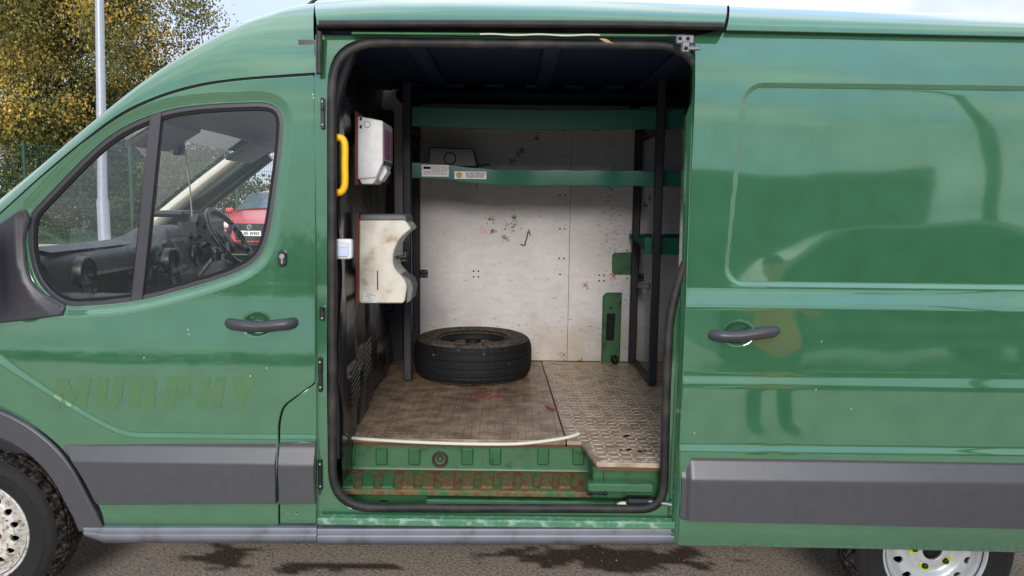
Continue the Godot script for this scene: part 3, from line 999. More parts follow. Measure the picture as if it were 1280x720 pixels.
func sliding_door() -> void:
	var a := U(929, 112, -2.985); var c := U(903, 352, -2.95); var t := U(1100, 104, -2.985); var bo := U(1100, 360, -2.95)
	recess = {"x0": c.x, "y0": bo.y, "k": (a.x - c.x) / (a.y - c.y), "x1": U(1318, 300, -2.95).x, "y1": t.y}
	dents = [[Uf(923, 417, z_slider), Vector2(0.066, 0.052), 0.022]]
	var out := poly([[869, 45, 3], [905, 37], [1000, 39], [1160, 42], [1340, 47], [1336, 692], [1280, 690], [1060, 685], [848, 681, 3], [850, 560], [858, 380]], z_slider)
	var yy := []
	for i in 9:
		yy += [0.812 + 0.005 * i, 1.068 + 0.0075 * i, 1.386 + 0.008 * i, recess.y0 - 0.002 + 0.002 * i, recess.y1 - 0.014 + 0.002 * i]
	var b := MB.new()
	b.skin(out, [], z_slider, 0.008, 0.03, 0.0, [], yy)
	var d := part(van, "sliding_door", b, M.paint)
	# front edge of the door, returning inward in two folds
	b = MB.new()
	var rows := []
	for i in 40:
		var u := i / 39.0
		var e := Uf(lerpf(869, 848, clampf((lerpf(45, 680, u) - 45) / 635.0, 0, 1)) - 0.5 + (2.5 * sin(u * PI)), lerpf(46, 680, u), z_slider)
		var z := z_slider(e.x, e.y)
		var wd := 0.022 * smoothstep(0.12, 0.16, u)
		rows.append(PackedVector3Array([Vector3(e.x + 0.002, e.y, z - 0.002), Vector3(e.x - 0.002, e.y, z - 0.012), Vector3(e.x - wd * 0.45, e.y, z - 0.016), Vector3(e.x - wd * 0.5, e.y, z - 0.028), Vector3(e.x - wd, e.y, z - 0.032), Vector3(e.x - wd, e.y, z - 0.085), Vector3(e.x + 0.12, e.y, z - 0.09)]))
	b.grid(rows, false, false)
	part(d, "door_edge", b, M.paint)
	# inner face
	b = MB.new()
	b.skin(poly([[878, 60, 10], [1334, 60], [1332, 680], [862, 672], [868, 330]], z_slider), [], func(x, y): return z_slider(x, y) - 0.045, 0.06, 0.01, 0.0)
	part(d, "inner_panel", b, M.dark)
	# handle
	b = MB.new()
	var hp := []
	for q in [[889, 419, 0.0], [898, 419, 0.030], [920, 418, 0.036], [950, 415.5, 0.034], [963, 414.5, 0.026], [970, 414, 0.004]]:
		var w2 := Uf(q[0], q[1], z_slider)
		hp.append(Vector3(w2.x, w2.y, ZB + 0.02 + q[2]))
	b.tube(PackedVector3Array(smooth_line(hp, 5)), 0.0225, 14, false, 1.0)
	b.box(hp[0] + Vector3(0.016, -0.016, 0.012), Vector3(0.022, 0.02, 0.02), 0.006)
	part(d, "door_handle", b, M.handle)
	# cladding
	var clad := func(x, y): return z_slider(x, y) + 0.028 - 0.027 * clampf((y - 0.712) / 0.068, 0.0, 1.0) - 0.02 * (1.0 - smoothstep(0.0, 0.025, x - Uf(855, 610, z_slider).x))
	b = MB.new()
	var yb := []
	for i in 9: yb.append(0.712 + 0.009 * i)
	b.skin(poly([[852.5, 572], [1339, 580], [1338, 659], [850.5, 648, 4]], z_slider), [], clad, 0.012, 0.02, 0.0, [], yb, 0.004)
	part(d, "door_cladding", b, M.trim)
	b = MB.new()
	for q in [[1027, 427], [1020, 487], [1064, 511], [1032, 597], [1032, 606], [868, 541]]:
		var w3 := Uf(q[0], q[1], z_slider)
		b.box(Vector3(w3.x, w3.y, z_slider(w3.x, w3.y) + (0.016 if q[1] > 590 else 0.0)), Vector3(0.002, 0.008, 0.0012))
	part(d, "paint_chips", b, M.chip).set_meta("kind", "stuff")
	dents = []

const FLOOR := 0.72
const ZW := -5.0       # far wall of the load space
func cargo() -> void:
	var b := MB.new()
	var xl := -0.80
	var xr := 2.9
	# floor boards: a left and a right sheet
	var j0 := Uy(676, 448, FLOOR); var j1 := Uy(708, 551, FLOOR)
	var e0 := Uy(427, 549, FLOOR); var e1 := Uy(726, 553, FLOOR)
	var kz := j1.z
	var left := PackedVector2Array([Vector2(xl - 0.1, -ZW), Vector2(j0.x - 0.003, -ZW), Vector2(j1.x - 0.003, -kz), Vector2(e0.x - 0.05, -kz)])
	var c1 := Uy(728, 557, FLOOR); var c2 := Uy(746, 578, FLOOR); var c3 := Uy(829, 580, FLOOR)
	var right := PackedVector2Array([Vector2(j0.x + 0.003, -ZW), Vector2(xr, -ZW), Vector2(xr, -c3.z), Vector2(c3.x + 0.1, -c3.z), Vector2(c2.x, -c2.z), Vector2(c1.x, -kz - 0.0), Vector2(j1.x + 0.003, -kz)])
	var lay := Transform3D(Basis(Vector3(1, 0, 0), Vector3(0, 0, -1), Vector3(0, 1, 0)), Vector3(0, FLOOR, 0))   # (x, -z) plan, thickness up
	for s in [[left, "floor_sheet", floor_mat(false)], [right, "floor_sheet", floor_mat(true)]]:
		b = MB.new()
		b.prism(s[0], -0.018, 0.0, 0.002, lay)
		var fl := part(van, s[1], b, s[2])
		tread_studs(fl, s[0], s[1] == "floor_sheet" and s[0] == right)
		b = MB.new()
		b.prism(Geometry2D.offset_polygon(s[0], -0.002)[0], -0.034, -0.019, 0.0, lay)
		part(fl, "plywood_edge", b, M.ply_edge)
	# bent edging strip
	b = MB.new()
	var tp := []
	for q in [[430, 547, 0.0], [480, 550.5, 0.0], [540, 553.5, 0.0], [600, 555, 0.0], [650, 554.5, 0.0], [690, 550, 0.012], [712, 546, 0.022], [723, 542, 0.03]]:
		var p := Uy(q[0], q[1], FLOOR + 0.004 + q[2])
		tp.append(p)
	b.tube(PackedVector3Array(smooth_line(tp, 4)), 0.011, 8, false, 0.7)
	part(van, "edging_strip", b, M.cream)
	# far wall, three white boards
	var xs := [-0.95, U(712, 300, ZW).x, U(905, 300, ZW).x, xr]
	for i in 3:
		b = MB.new()
		var y0 := FLOOR + 0.005; var y1 := 2.49
		var q := [Vector3(xs[i] + 0.0015, y0, ZW), Vector3(xs[i + 1] - 0.0015, y0, ZW), Vector3(xs[i + 1] - 0.0015, y1, ZW), Vector3(xs[i] + 0.0015, y1, ZW)]
		var uvs := [Vector2(0, 1), Vector2(1, 1), Vector2(1, 0), Vector2(0, 0)]
		var n := Vector3(0, 0, 1)
		for k in 4: b.vert(q[k], n, Vector2((q[k].x + 1.0) / 2.4, (2.5 - q[k].y) / 1.8))
		b.itri(0, 1, 2); b.itri(0, 2, 3)
		b.box(Vector3((xs[i] + xs[i + 1]) * 0.5, (y0 + y1) * 0.5, ZW - 0.011), Vector3(xs[i + 1] - xs[i] - 0.003, y1 - y0, 0.016))
		part(van, "wall_board", b, wall_mat())
	# screws in the board joint and elsewhere
	for q in [[706, 163], [707, 195], [700, 244], [707, 244], [700, 286], [706, 286], [699, 323], [705, 323], [700, 343], [592, 339], [592, 346], [598, 339], [598, 346], [749, 344], [749, 351], [755, 344], [755, 351], [784, 313], [784, 348], [783, 325], [708, 128], [605, 122]]:
		b = MB.new()
		var p := U(q[0], q[1], ZW)
		b.lathe(PackedVector2Array([Vector2(0, 0.003), Vector2(0.004, 0.003), Vector2(0.006, 0.0)]), 8, Transform3D(Basis(Vector3.RIGHT, PI / 2), p))
		part(van, "screw", b, M.dark)
	# ceiling, bulkhead, rear wall, inner near wall
	b = MB.new()
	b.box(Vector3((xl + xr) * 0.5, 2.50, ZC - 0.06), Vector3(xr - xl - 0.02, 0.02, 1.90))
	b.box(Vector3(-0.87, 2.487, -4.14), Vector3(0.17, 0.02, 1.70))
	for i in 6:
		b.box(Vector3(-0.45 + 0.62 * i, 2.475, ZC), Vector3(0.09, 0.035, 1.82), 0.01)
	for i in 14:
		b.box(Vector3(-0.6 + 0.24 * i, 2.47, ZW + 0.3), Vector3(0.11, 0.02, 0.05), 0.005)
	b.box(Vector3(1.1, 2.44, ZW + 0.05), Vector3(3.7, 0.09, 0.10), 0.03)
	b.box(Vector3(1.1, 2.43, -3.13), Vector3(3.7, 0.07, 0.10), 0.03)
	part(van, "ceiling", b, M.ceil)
	bulkhead()
	b = MB.new()
	b.box(Vector3(xr, 1.5, ZC - 0.05), Vector3(0.03, 1.9, 1.8))
	b.box(Vector3(2.0, 1.5, -3.14), Vector3(1.8, 1.75, 0.03))
	b.box(Vector3(1.0, 0.50, ZC - 0.2), Vector3(3.8, 0.02, 1.5))
	part(van, "inner_shell", b, M.dark)
	step_well()
	# green pillar pieces showing through the boards
	b = MB.new()
	b.prism(polyz([[765, 316, 5], [795, 315], [795, 343], [765, 343, 5]], ZW), ZW - 0.01, ZW + 0.012, 0.004)
	b.box(U(778.5, 329, ZW) + Vector3(0, 0, 0.012), Vector3(0.006, 0.14, 0.004))
	part(van, "wall_plate", b, M.paint_in)
	b = MB.new()
	b.prism(polyz([[753.5, 370, 3], [758, 366, 3], [777, 366], [774, 457], [751.5, 457]], ZW + 0.02), ZW, ZW + 0.04, 0.006)
	var pp := part(van, "pillar_post", b, M.paint_in)
	b = MB.new()
	b.prism(polyz([[758.5, 392, 2], [769.5, 392, 2], [767.5, 426, 2], [757, 426, 2]], ZW + 0.045), ZW + 0.03, ZW + 0.042, 0.001)
	part(pp, "slot", b, M.dark)
	b = MB.new()
	for q in [[763.5, 385, 2.2], [775.5, 378, 2.2]]:
		var p := U(q[0], q[1], ZW + 0.042)
		b = MB.new()
		b.box(p, Vector3(0.014, 0.014, 0.004))
		part(pp, "bolt_hole", b, M.dark)
	b = MB.new()
	var kp := []
	for i in 14: kp.append(U(768 + 4 * sin(i * 1.3), 456 - 11.0 * absf(sin(i * 0.62)), ZW + 0.07 + 0.015 * cos(i * 1.7)))
	b.tube(PackedVector3Array(smooth_line(kp, 3)), 0.007, 6)
	part(van, "cable", b, M.black)

func wall_mat() -> StandardMaterial3D:
	if M.has("wall"): return M.wall
	var W := 1536; var H := 1152
	var im := Image.create(W, H, false, Image.FORMAT_RGB8)
	var f := FastNoiseLite.new(); f.seed = 90; f.frequency = 0.004; f.fractal_octaves = 5
	var g := FastNoiseLite.new(); g.seed = 91; g.frequency = 0.03; g.fractal_octaves = 4
	for j in H:
		for i in W:
			var d := f.get_noise_2d(i, j * 0.5) * 0.05 + g.get_noise_2d(i * 0.4, j) * 0.03
			var low := smoothstep(0.80, 1.0, float(j) / H + 0.12 * f.get_noise_2d(i * 1.5 + 700, j * 1.5)) 
			var sp := g.get_noise_2d(i * 2.2 + 3000, j * 2.2)
			var c := Color(0.79 + d, 0.775 + d, 0.77 + d).lerp(Color(0.60, 0.53, 0.44), 0.45 * low)
			if sp > 0.50: c = c.lerp(Color(0.50, 0.44, 0.38), minf(0.7, (sp - 0.50) * 5.0))
			im.set_pixel(i, j, c)
	var px := func(q): 
		var p := U(q[0], q[1], ZW)
		return Vector2((p.x + 1.0) / 2.4 * W, (2.5 - p.y) / 1.8 * H)
	var r := RandomNumberGenerator.new(); r.seed = 5
	# torn patches, scrapes, a pink smudge
	for q in [[614, 273, 7, Color(0.36, 0.29, 0.20)], [641, 282, 9, Color(0.36, 0.30, 0.20)], [642, 271, 4, Color(0.4, 0.33, 0.25)], [631, 297, 5, Color(0.42, 0.34, 0.24)], [615, 288, 3, Color(0.28, 0.22, 0.18)], [648, 192, 5, Color(0.33, 0.28, 0.22)], [640, 200, 4, Color(0.36, 0.30, 0.24)], [652, 187, 3, Color(0.33, 0.28, 0.22)], [604, 288, 5, Color(0.86, 0.62, 0.60)], [732, 356, 4, Color(0.60, 0.40, 0.28)], [766, 345, 5, Color(0.66, 0.47, 0.36)], [806, 256, 3, Color(0.55, 0.38, 0.28)], [812, 247, 4, Color(0.45, 0.33, 0.26)], [500, 421, 4, Color(0.55, 0.25, 0.2)], [670, 172, 3, Color(0.4, 0.36, 0.32)], [703, 446, 6, Color(0.45, 0.36, 0.28)], [726, 452, 6, Color(0.40, 0.30, 0.22)], [700, 453, 5, Color(0.45, 0.36, 0.28)]]:
		var c: Vector2 = px.call(q)
		for k in 26:
			var o: Vector2 = Vector2(r.randfn(0, 0.45), r.randfn(0, 0.45)) * q[2] * 3.4
			im.fill_rect(Rect2i(int(c.x + o.x), int(c.y + o.y), r.randi_range(2, 7), r.randi_range(2, 6)), q[3].lerp(Color(0.7, 0.66, 0.6), r.randf() * 0.5))
	for q in [[659, 290, 655, 306, Color(0.32, 0.26, 0.18), 5], [655, 306, 650, 305, Color(0.4, 0.33, 0.25), 4], [660, 287, 662, 293, Color(0.32, 0.26, 0.18), 4], [667, 166, 676, 165, Color(0.3, 0.28, 0.26), 2], [742, 157, 741, 163, Color(0.3, 0.28, 0.26), 2], [741, 163, 749, 163, Color(0.3, 0.28, 0.26), 2], [595, 222, 595, 233, Color(0.25, 0.22, 0.2), 3], [767, 345, 763, 341, Color(0.66, 0.47, 0.36), 5]]:
		var a: Vector2 = px.call([q[0], q[1]]); var b2: Vector2 = px.call([q[2], q[3]])
		for k in 24:
			var p := a.lerp(b2, k / 23.0)
			im.fill_rect(Rect2i(int(p.x + r.randf() * 2), int(p.y + r.randf() * 2), q[5], q[5]), q[4])
	for k in 520:   # small scuffs, mostly by the uprights and low down
		var c: Vector2
		if k < 150: c = px.call([r.randfn(762, 7), r.randf_range(180, 320)])
		elif k < 300: c = px.call([r.randf_range(745, 832), r.randf_range(230, 450)])
		elif k < 400: c = px.call([r.randf_range(482, 760), r.randf_range(395, 450)])
		else: c = px.call([r.randf_range(482, 840), r.randf_range(120, 450)])
		var g2 := r.randf_range(0.35, 0.62)
		var lng := r.randi_range(1, 9)
		for s in lng: im.fill_rect(Rect2i(int(c.x + s * 1.6), int(c.y + r.randf_range(-1, 1)), 2, r.randi_range(1, 2)), Color(g2, g2 * 0.94, g2 * 0.88))
	var m := mat(Color(1, 1, 1), 0.55, 0.0, 0.4)
	m.albedo_texture = ImageTexture.create_from_image(im)
	M.wall = m
	return m

func floor_mat(right: bool) -> StandardMaterial3D:
	var c := [Color(0.47, 0.39, 0.31), Color(0.57, 0.485, 0.395), Color(0.67, 0.585, 0.49)] if not right else [Color(0.53, 0.465, 0.39), Color(0.62, 0.55, 0.47), Color(0.71, 0.64, 0.555)]
	return tri_map(mat(Color(1, 1, 1), 0.36, 0.15, 0.55), ntex(101 if right else 100, 0.012, ramp(c, [0.25, 0.5, 0.8]), 512, 6), 1.1)

func tread_studs(fl: Node3D, plan: PackedVector2Array, right: bool) -> void:
	var mm := MultiMesh.new()
	mm.transform_format = MultiMesh.TRANSFORM_3D
	var b := MB.new()
	var L := 0.5; var Wd := 0.16; var Hh := 0.035
	var ringp := []
	for k in 10:
		var a := TAU * k / 10
		ringp.append(Vector3(cos(a) * L, 0, sin(a) * Wd * (1.0 - 0.35 * absf(cos(a)))))
	for k in 10:
		var p: Vector3 = ringp[k]; var q: Vector3 = ringp[(k + 1) % 10]
		var p2 := Vector3(p.x * 0.7, Hh, p.z * 0.6); var q2 := Vector3(q.x * 0.7, Hh, q.z * 0.6)
		b.quad(p, p2, q2, q)
		b.tri(Vector3(0, Hh, 0), q2, p2)
	mm.mesh = b.mesh()
	var ts := []
	var step := 0.052 if right else 0.036
	var ln := 0.043 if right else 0.030
	var bb := Rect2(plan[0], Vector2.ZERO)
	for q in plan: bb = bb.expand(q)
	var small := Geometry2D.offset_polygon(plan, -0.015)[0]
	var j := 0
	var y := bb.position.y
	while y < bb.end.y:
		var x := maxf(bb.position.x, -0.9)
		var i := 0
		while x < minf(bb.end.x, 1.15):
			var q := Vector2(x + (step * 0.5 if j % 2 else 0.0), y)
			if Geometry2D.is_point_in_polygon(q, small):
				var ang := (0.0 if (j % 2) else PI / 2) + 0.12 * sin(i * 3.7 + j * 1.9)
				ts.append(Transform3D(Basis(Vector3.UP, ang).scaled(Vector3.ONE * ln), Vector3(q.x, FLOOR, -q.y)))
			x += step; i += 1
		y += step * 0.52; j += 1
	mm.instance_count = ts.size()
	for k in ts.size(): mm.set_instance_transform(k, ts[k])
	var mi := MultiMeshInstance3D.new()
	mi.name = "tread_studs"
	mi.multimesh = mm
	mi.material_override = M.alu if right else floor_stud()
	fl.add_child(mi, true)
	mi.position = -van.position - fl.position
	mi.set_meta("kind", "stuff")

func floor_stud() -> StandardMaterial3D:
	if not M.has("stud"): M.stud = tri_map(mat(Color(0.66, 0.57, 0.475), 0.42, 0.1), ntex(103, 0.015, ramp([Color(0.5, 0.45, 0.4), Color(0.85, 0.82, 0.8), Color(1, 1, 1)], [0.25, 0.5, 0.8]), 256, 5), 1.5)
	return M.stud

func bulkhead() -> void:
	var b := MB.new()
	var f := FastNoiseLite.new(); f.seed = 44; f.frequency = 1.6; f.fractal_octaves = 2
	var rows := []
	for i in 90:
		var u := i / 89.0
		var z := lerpf(-3.075, ZW, u)
		var row := PackedVector3Array()
		for j in 110:
			var y := lerpf(0.58, 2.49, j / 109.0)
			var x := lerpf(-0.705, -0.795, u)
			# pressed panels with soft edges, a slanting top rail, folds towards the floor
			var top := 2.28 - 0.42 * u
			x -= 0.06 * smoothstep(top - 0.01, top + 0.03, y)
			x += 0.018 * smoothstep(0.012, 0.0, absf(y - top + 0.02))
			var pa := smoothstep(0.0, 0.05, minf(minf(u - 0.08, 0.55 - u), minf(y - 1.42, top - 0.10 - y)))
			x -= 0.03 * pa
			var pb := smoothstep(0.0, 0.04, minf(minf(u - 0.10, 0.50 - u), minf(y - 0.98, 1.36 - y)))
			x -= 0.03 * pb
			x -= 0.02 * smoothstep(0.0, 0.03, minf(u - 0.60, minf(y - 0.9, 1.9 - y)))
			x -= 0.018 * smoothstep(0.02, 0.0, absf(u - 0.2 - 0.25 * (y - 0.72)) ) * smoothstep(1.5, 0.9, y)
			x += 0.022 * f.get_noise_2d(z * 1.3, y * 0.8)
			x += 0.014 * absf(f.get_noise_2d(z * 2.2 + 5.0 + y * 0.8, y * 1.8)) * smoothstep(1.5, 0.8, y)
			row.append(Vector3(x, y, z))
		rows.append(row)
	b.grid(rows, false, false)
	var bk := part(van, "bulkhead", b, M.bulk)
	# front lip behind the seal
	b = MB.new()
	var lp := []
	for j in 40:
		var y := lerpf(0.70, 2.40, j / 39.0)
		var cx := -0.70 + 0.10 * pow(maxf(0.0, (y - 2.05) / 0.35), 2)
		lp.append(PackedVector3Array([Vector3(-0.85, y, -3.07), Vector3(cx - 0.03, y, -3.07), Vector3(cx, y, -3.09), Vector3(cx - 0.005, y, -3.13)]))
	b.grid(lp, false, true)
	part(van, "bulkhead_lip", b, M.bulk)
	# vent slats low on the bulkhead
	for g in [[0.10, 0.86], [0.24, 0.92]]:
		for k in 7:
			b = MB.new()
			var z0 := lerpf(-3.075, ZW, g[0]); var z1 := lerpf(-3.075, ZW, g[0] + 0.11)
			var y: float = g[1] + 0.026 * k
			b.tube(PackedVector3Array([Vector3(-0.700, y, z0), Vector3(-0.708, y + 0.02, z1)]), 0.006, 6)
			part(bk, "vent_slat", b, M.bulk)
	# cab side of the bulkhead
	b = MB.new()
	b.box(Vector3(-0.90, 1.44, ZC - 0.07), Vector3(0.04, 2.0, 1.74))
	part(van, "cab_partition", b, M.dash)
	# cable by the floor
	b = MB.new()
	var cp := []
	for i in 9:
		var a := -1.7 + i * 0.48
		cp.append(U(428 + 8.5 * cos(a), 549 + 8.5 * sin(a), -3.12))
	b.tube(PackedVector3Array(cp), 0.006, 6)
	part(van, "loose_cable", b, M.black)
	# grab handle
	b = MB.new()
	var hp := []
	for q in [[410, 173, -3.09], [420, 172, -3.06], [427, 173, -3.06], [431, 181, -3.06], [431, 205, -3.06], [431, 230, -3.06], [427, 239, -3.06], [420, 241, -3.06], [410, 241, -3.09]]:
		hp.append(U(q[0], q[1], q[2]))
	b.tube(PackedVector3Array(smooth_line(hp, 4)), 0.0145, 12)
	part(van, "grab_handle", b, M.yellow)

func step_well() -> void:
	var xl := U(418, 600, -3.2).x; var xr := U(738, 600, -3.25).x
	var zr := -3.30
	var yt := U(580, 588, zr).y       # tread height
	var zl := Uy(580, 613, yt).z      # front lip
	var b := MB.new()
	# riser
	b.grid([PackedVector3Array([Vector3(xl - 0.1, yt, zr), Vector3(xl - 0.1, yt + 0.012, zr - 0.004), Vector3(xl - 0.1, FLOOR - 0.03, zr - 0.012)]), PackedVector3Array([Vector3(xr, yt, zr), Vector3(xr, yt + 0.012, zr - 0.004), Vector3(xr, FLOOR - 0.03, zr - 0.012)])], false, false)
	b.quad(Vector3(xr - 0.006, yt, zr), Vector3(xr - 0.006, FLOOR - 0.03, zr - 0.01), Vector3(xr + 0.03, FLOOR - 0.03, -3.02), Vector3(xr + 0.03, yt, -3.02))
	var rs := part(van, "step_riser", b, M.paint_in)
	for px in [437, 477, 518, 584, 619, 679, 723]:
		b = MB.new()
		var p := U(px, 571, zr)
		b.box(p + Vector3(0, 0, -0.002), Vector3(0.054, 0.078, 0.014), 0.006)
		part(rs, "pressed_panel", b, M.paint_in)
	# tie-down socket
	b = MB.new()
	var sp := U(550, 574.5, zr)
	b.lathe(PackedVector2Array([Vector2(0, -0.01), Vector2(0.012, -0.004), Vector2(0.022, -0.01), Vector2(0.026, 0.004), Vector2(0.031, 0.007), Vector2(0.036, 0.004), Vector2(0.037, -0.004)]), 24, Transform3D(Basis(Vector3.RIGHT, PI / 2), sp))
	part(rs, "tie_down_socket", b, mat(Color(0.24, 0.18, 0.15), 0.7, 0.2))
	# tread
	b = MB.new()
	b.box(Vector3((xl + xr) * 0.5 - 0.04, yt - 0.008, (zr + zl) * 0.5), Vector3(xr - xl + 0.12, 0.016, zl - zr), 0.004)
	b.box(Vector3((xl + xr) * 0.5 - 0.0, yt - 0.012, zl + 0.003), Vector3(xr - xl - 0.03, 0.024, 0.012), 0.005)
	var td := part(van, "step_tread", b, M.rust_part)
	var xs := [436, 461, 486, 511, 536, 561, 586, 610, 635, 660, 684, 707]
	for i in xs.size():
		b = MB.new()
		var a := Uy(xs[i] - 8, 594, yt); var c := Uy(xs[i] + 8, 594, yt); var d := Uy(xs[i] + 6, 611, yt); var e := Uy(xs[i] - 9, 611, yt)
		var pl := PackedVector2Array([Vector2(a.x, -a.z), Vector2(c.x, -c.z), Vector2(d.x, -d.z), Vector2(e.x, -e.z)])
		b.prism(pl, -0.002, 0.009, 0.005, Transform3D(Basis(Vector3(1, 0, 0), Vector3(0, 0, -1), Vector3(0, 1, 0)), Vector3(0, yt, 0)))
		part(td, "tread_rib", b, M.paint_in if i < 3 else M.rust)
	# below the tread: channel and lower rail
	b = MB.new()
	b.box(Vector3((xl + 0.75) * 0.5, yt - 0.10, -3.11), Vector3(0.75 - xl, 0.16, 0.02), 0.004)
	var l0 := U(533, 623, -3.07); var l1 := U(775, 629, -3.07)
	b.box((l0 + l1) * 0.5, Vector3(l1.x - l0.x, 0.018, 0.05), 0.005)
	b.box(Vector3((xl + 0.75) * 0.5, 0.45, -3.08), Vector3(0.85 - xl, 0.02, 0.14), 0.004)
	part(van, "lower_channel", b, M.paint_in)
	# gap under the lip at the front
	b = MB.new()
	b.box(U(425, 614, -3.085), Vector3(0.06, 0.045, 0.03), 0.01)
	part(van, "drain_hole", b, M.dark)
	b = MB.new()
	b.box(U(480, 628, -3.095), Vector3(0.03, 0.018, 0.008), 0.003)
	part(van, "drain_hole", b, M.dark)
	# box under the floor at the back of the step
	b = MB.new()
	var r0 := U(742, 582, -3.03); var r1 := U(830, 606, -3.03)
	b.box(Vector3((r0.x + r1.x) * 0.5 + 0.05, (FLOOR - 0.035 + yt - 0.01) * 0.5, -3.05), Vector3(r1.x - r0.x + 0.1, FLOOR - 0.035 - yt + 0.02, 0.03), 0.004)
	part(van, "step_end_box", b, M.paint_in)
	b = MB.new()
	var s0 := U(734, 608, -2.995); var s1 := U(816, 608, -2.995)
	b.box((s0 + s1) * 0.5, Vector3(s1.x - s0.x, 0.036, 0.05), 0.006)
	part(van, "track_cover", b, M.paint_in)
	b = MB.new()
	var k0 := U(746, 615, -2.98)
	b.box(k0, Vector3(0.075, 0.018, 0.02), 0.005)
	for s in [-0.033, 0.033]: b.lathe(PackedVector2Array([Vector2(0, 0.012), Vector2(0.009, 0.012), Vector2(0.009, -0.01)]), 12, Transform3D(Basis(Vector3.RIGHT, PI / 2), k0 + Vector3(s, 0, 0.004)))
	part(van, "track_buffer", b, M.black)
	b = MB.new()
	b.tube(PackedVector3Array([U(808, 627, -2.985), U(822, 628, -2.96), U(843, 632, -2.93)]), 0.008, 8)
	part(van, "slide_arm", b, M.steel)
	b = MB.new()
	b.box(U(800, 626, -3.0), Vector3(0.12, 0.03, 0.06), 0.01)
	part(van, "slide_bracket", b, M.black)

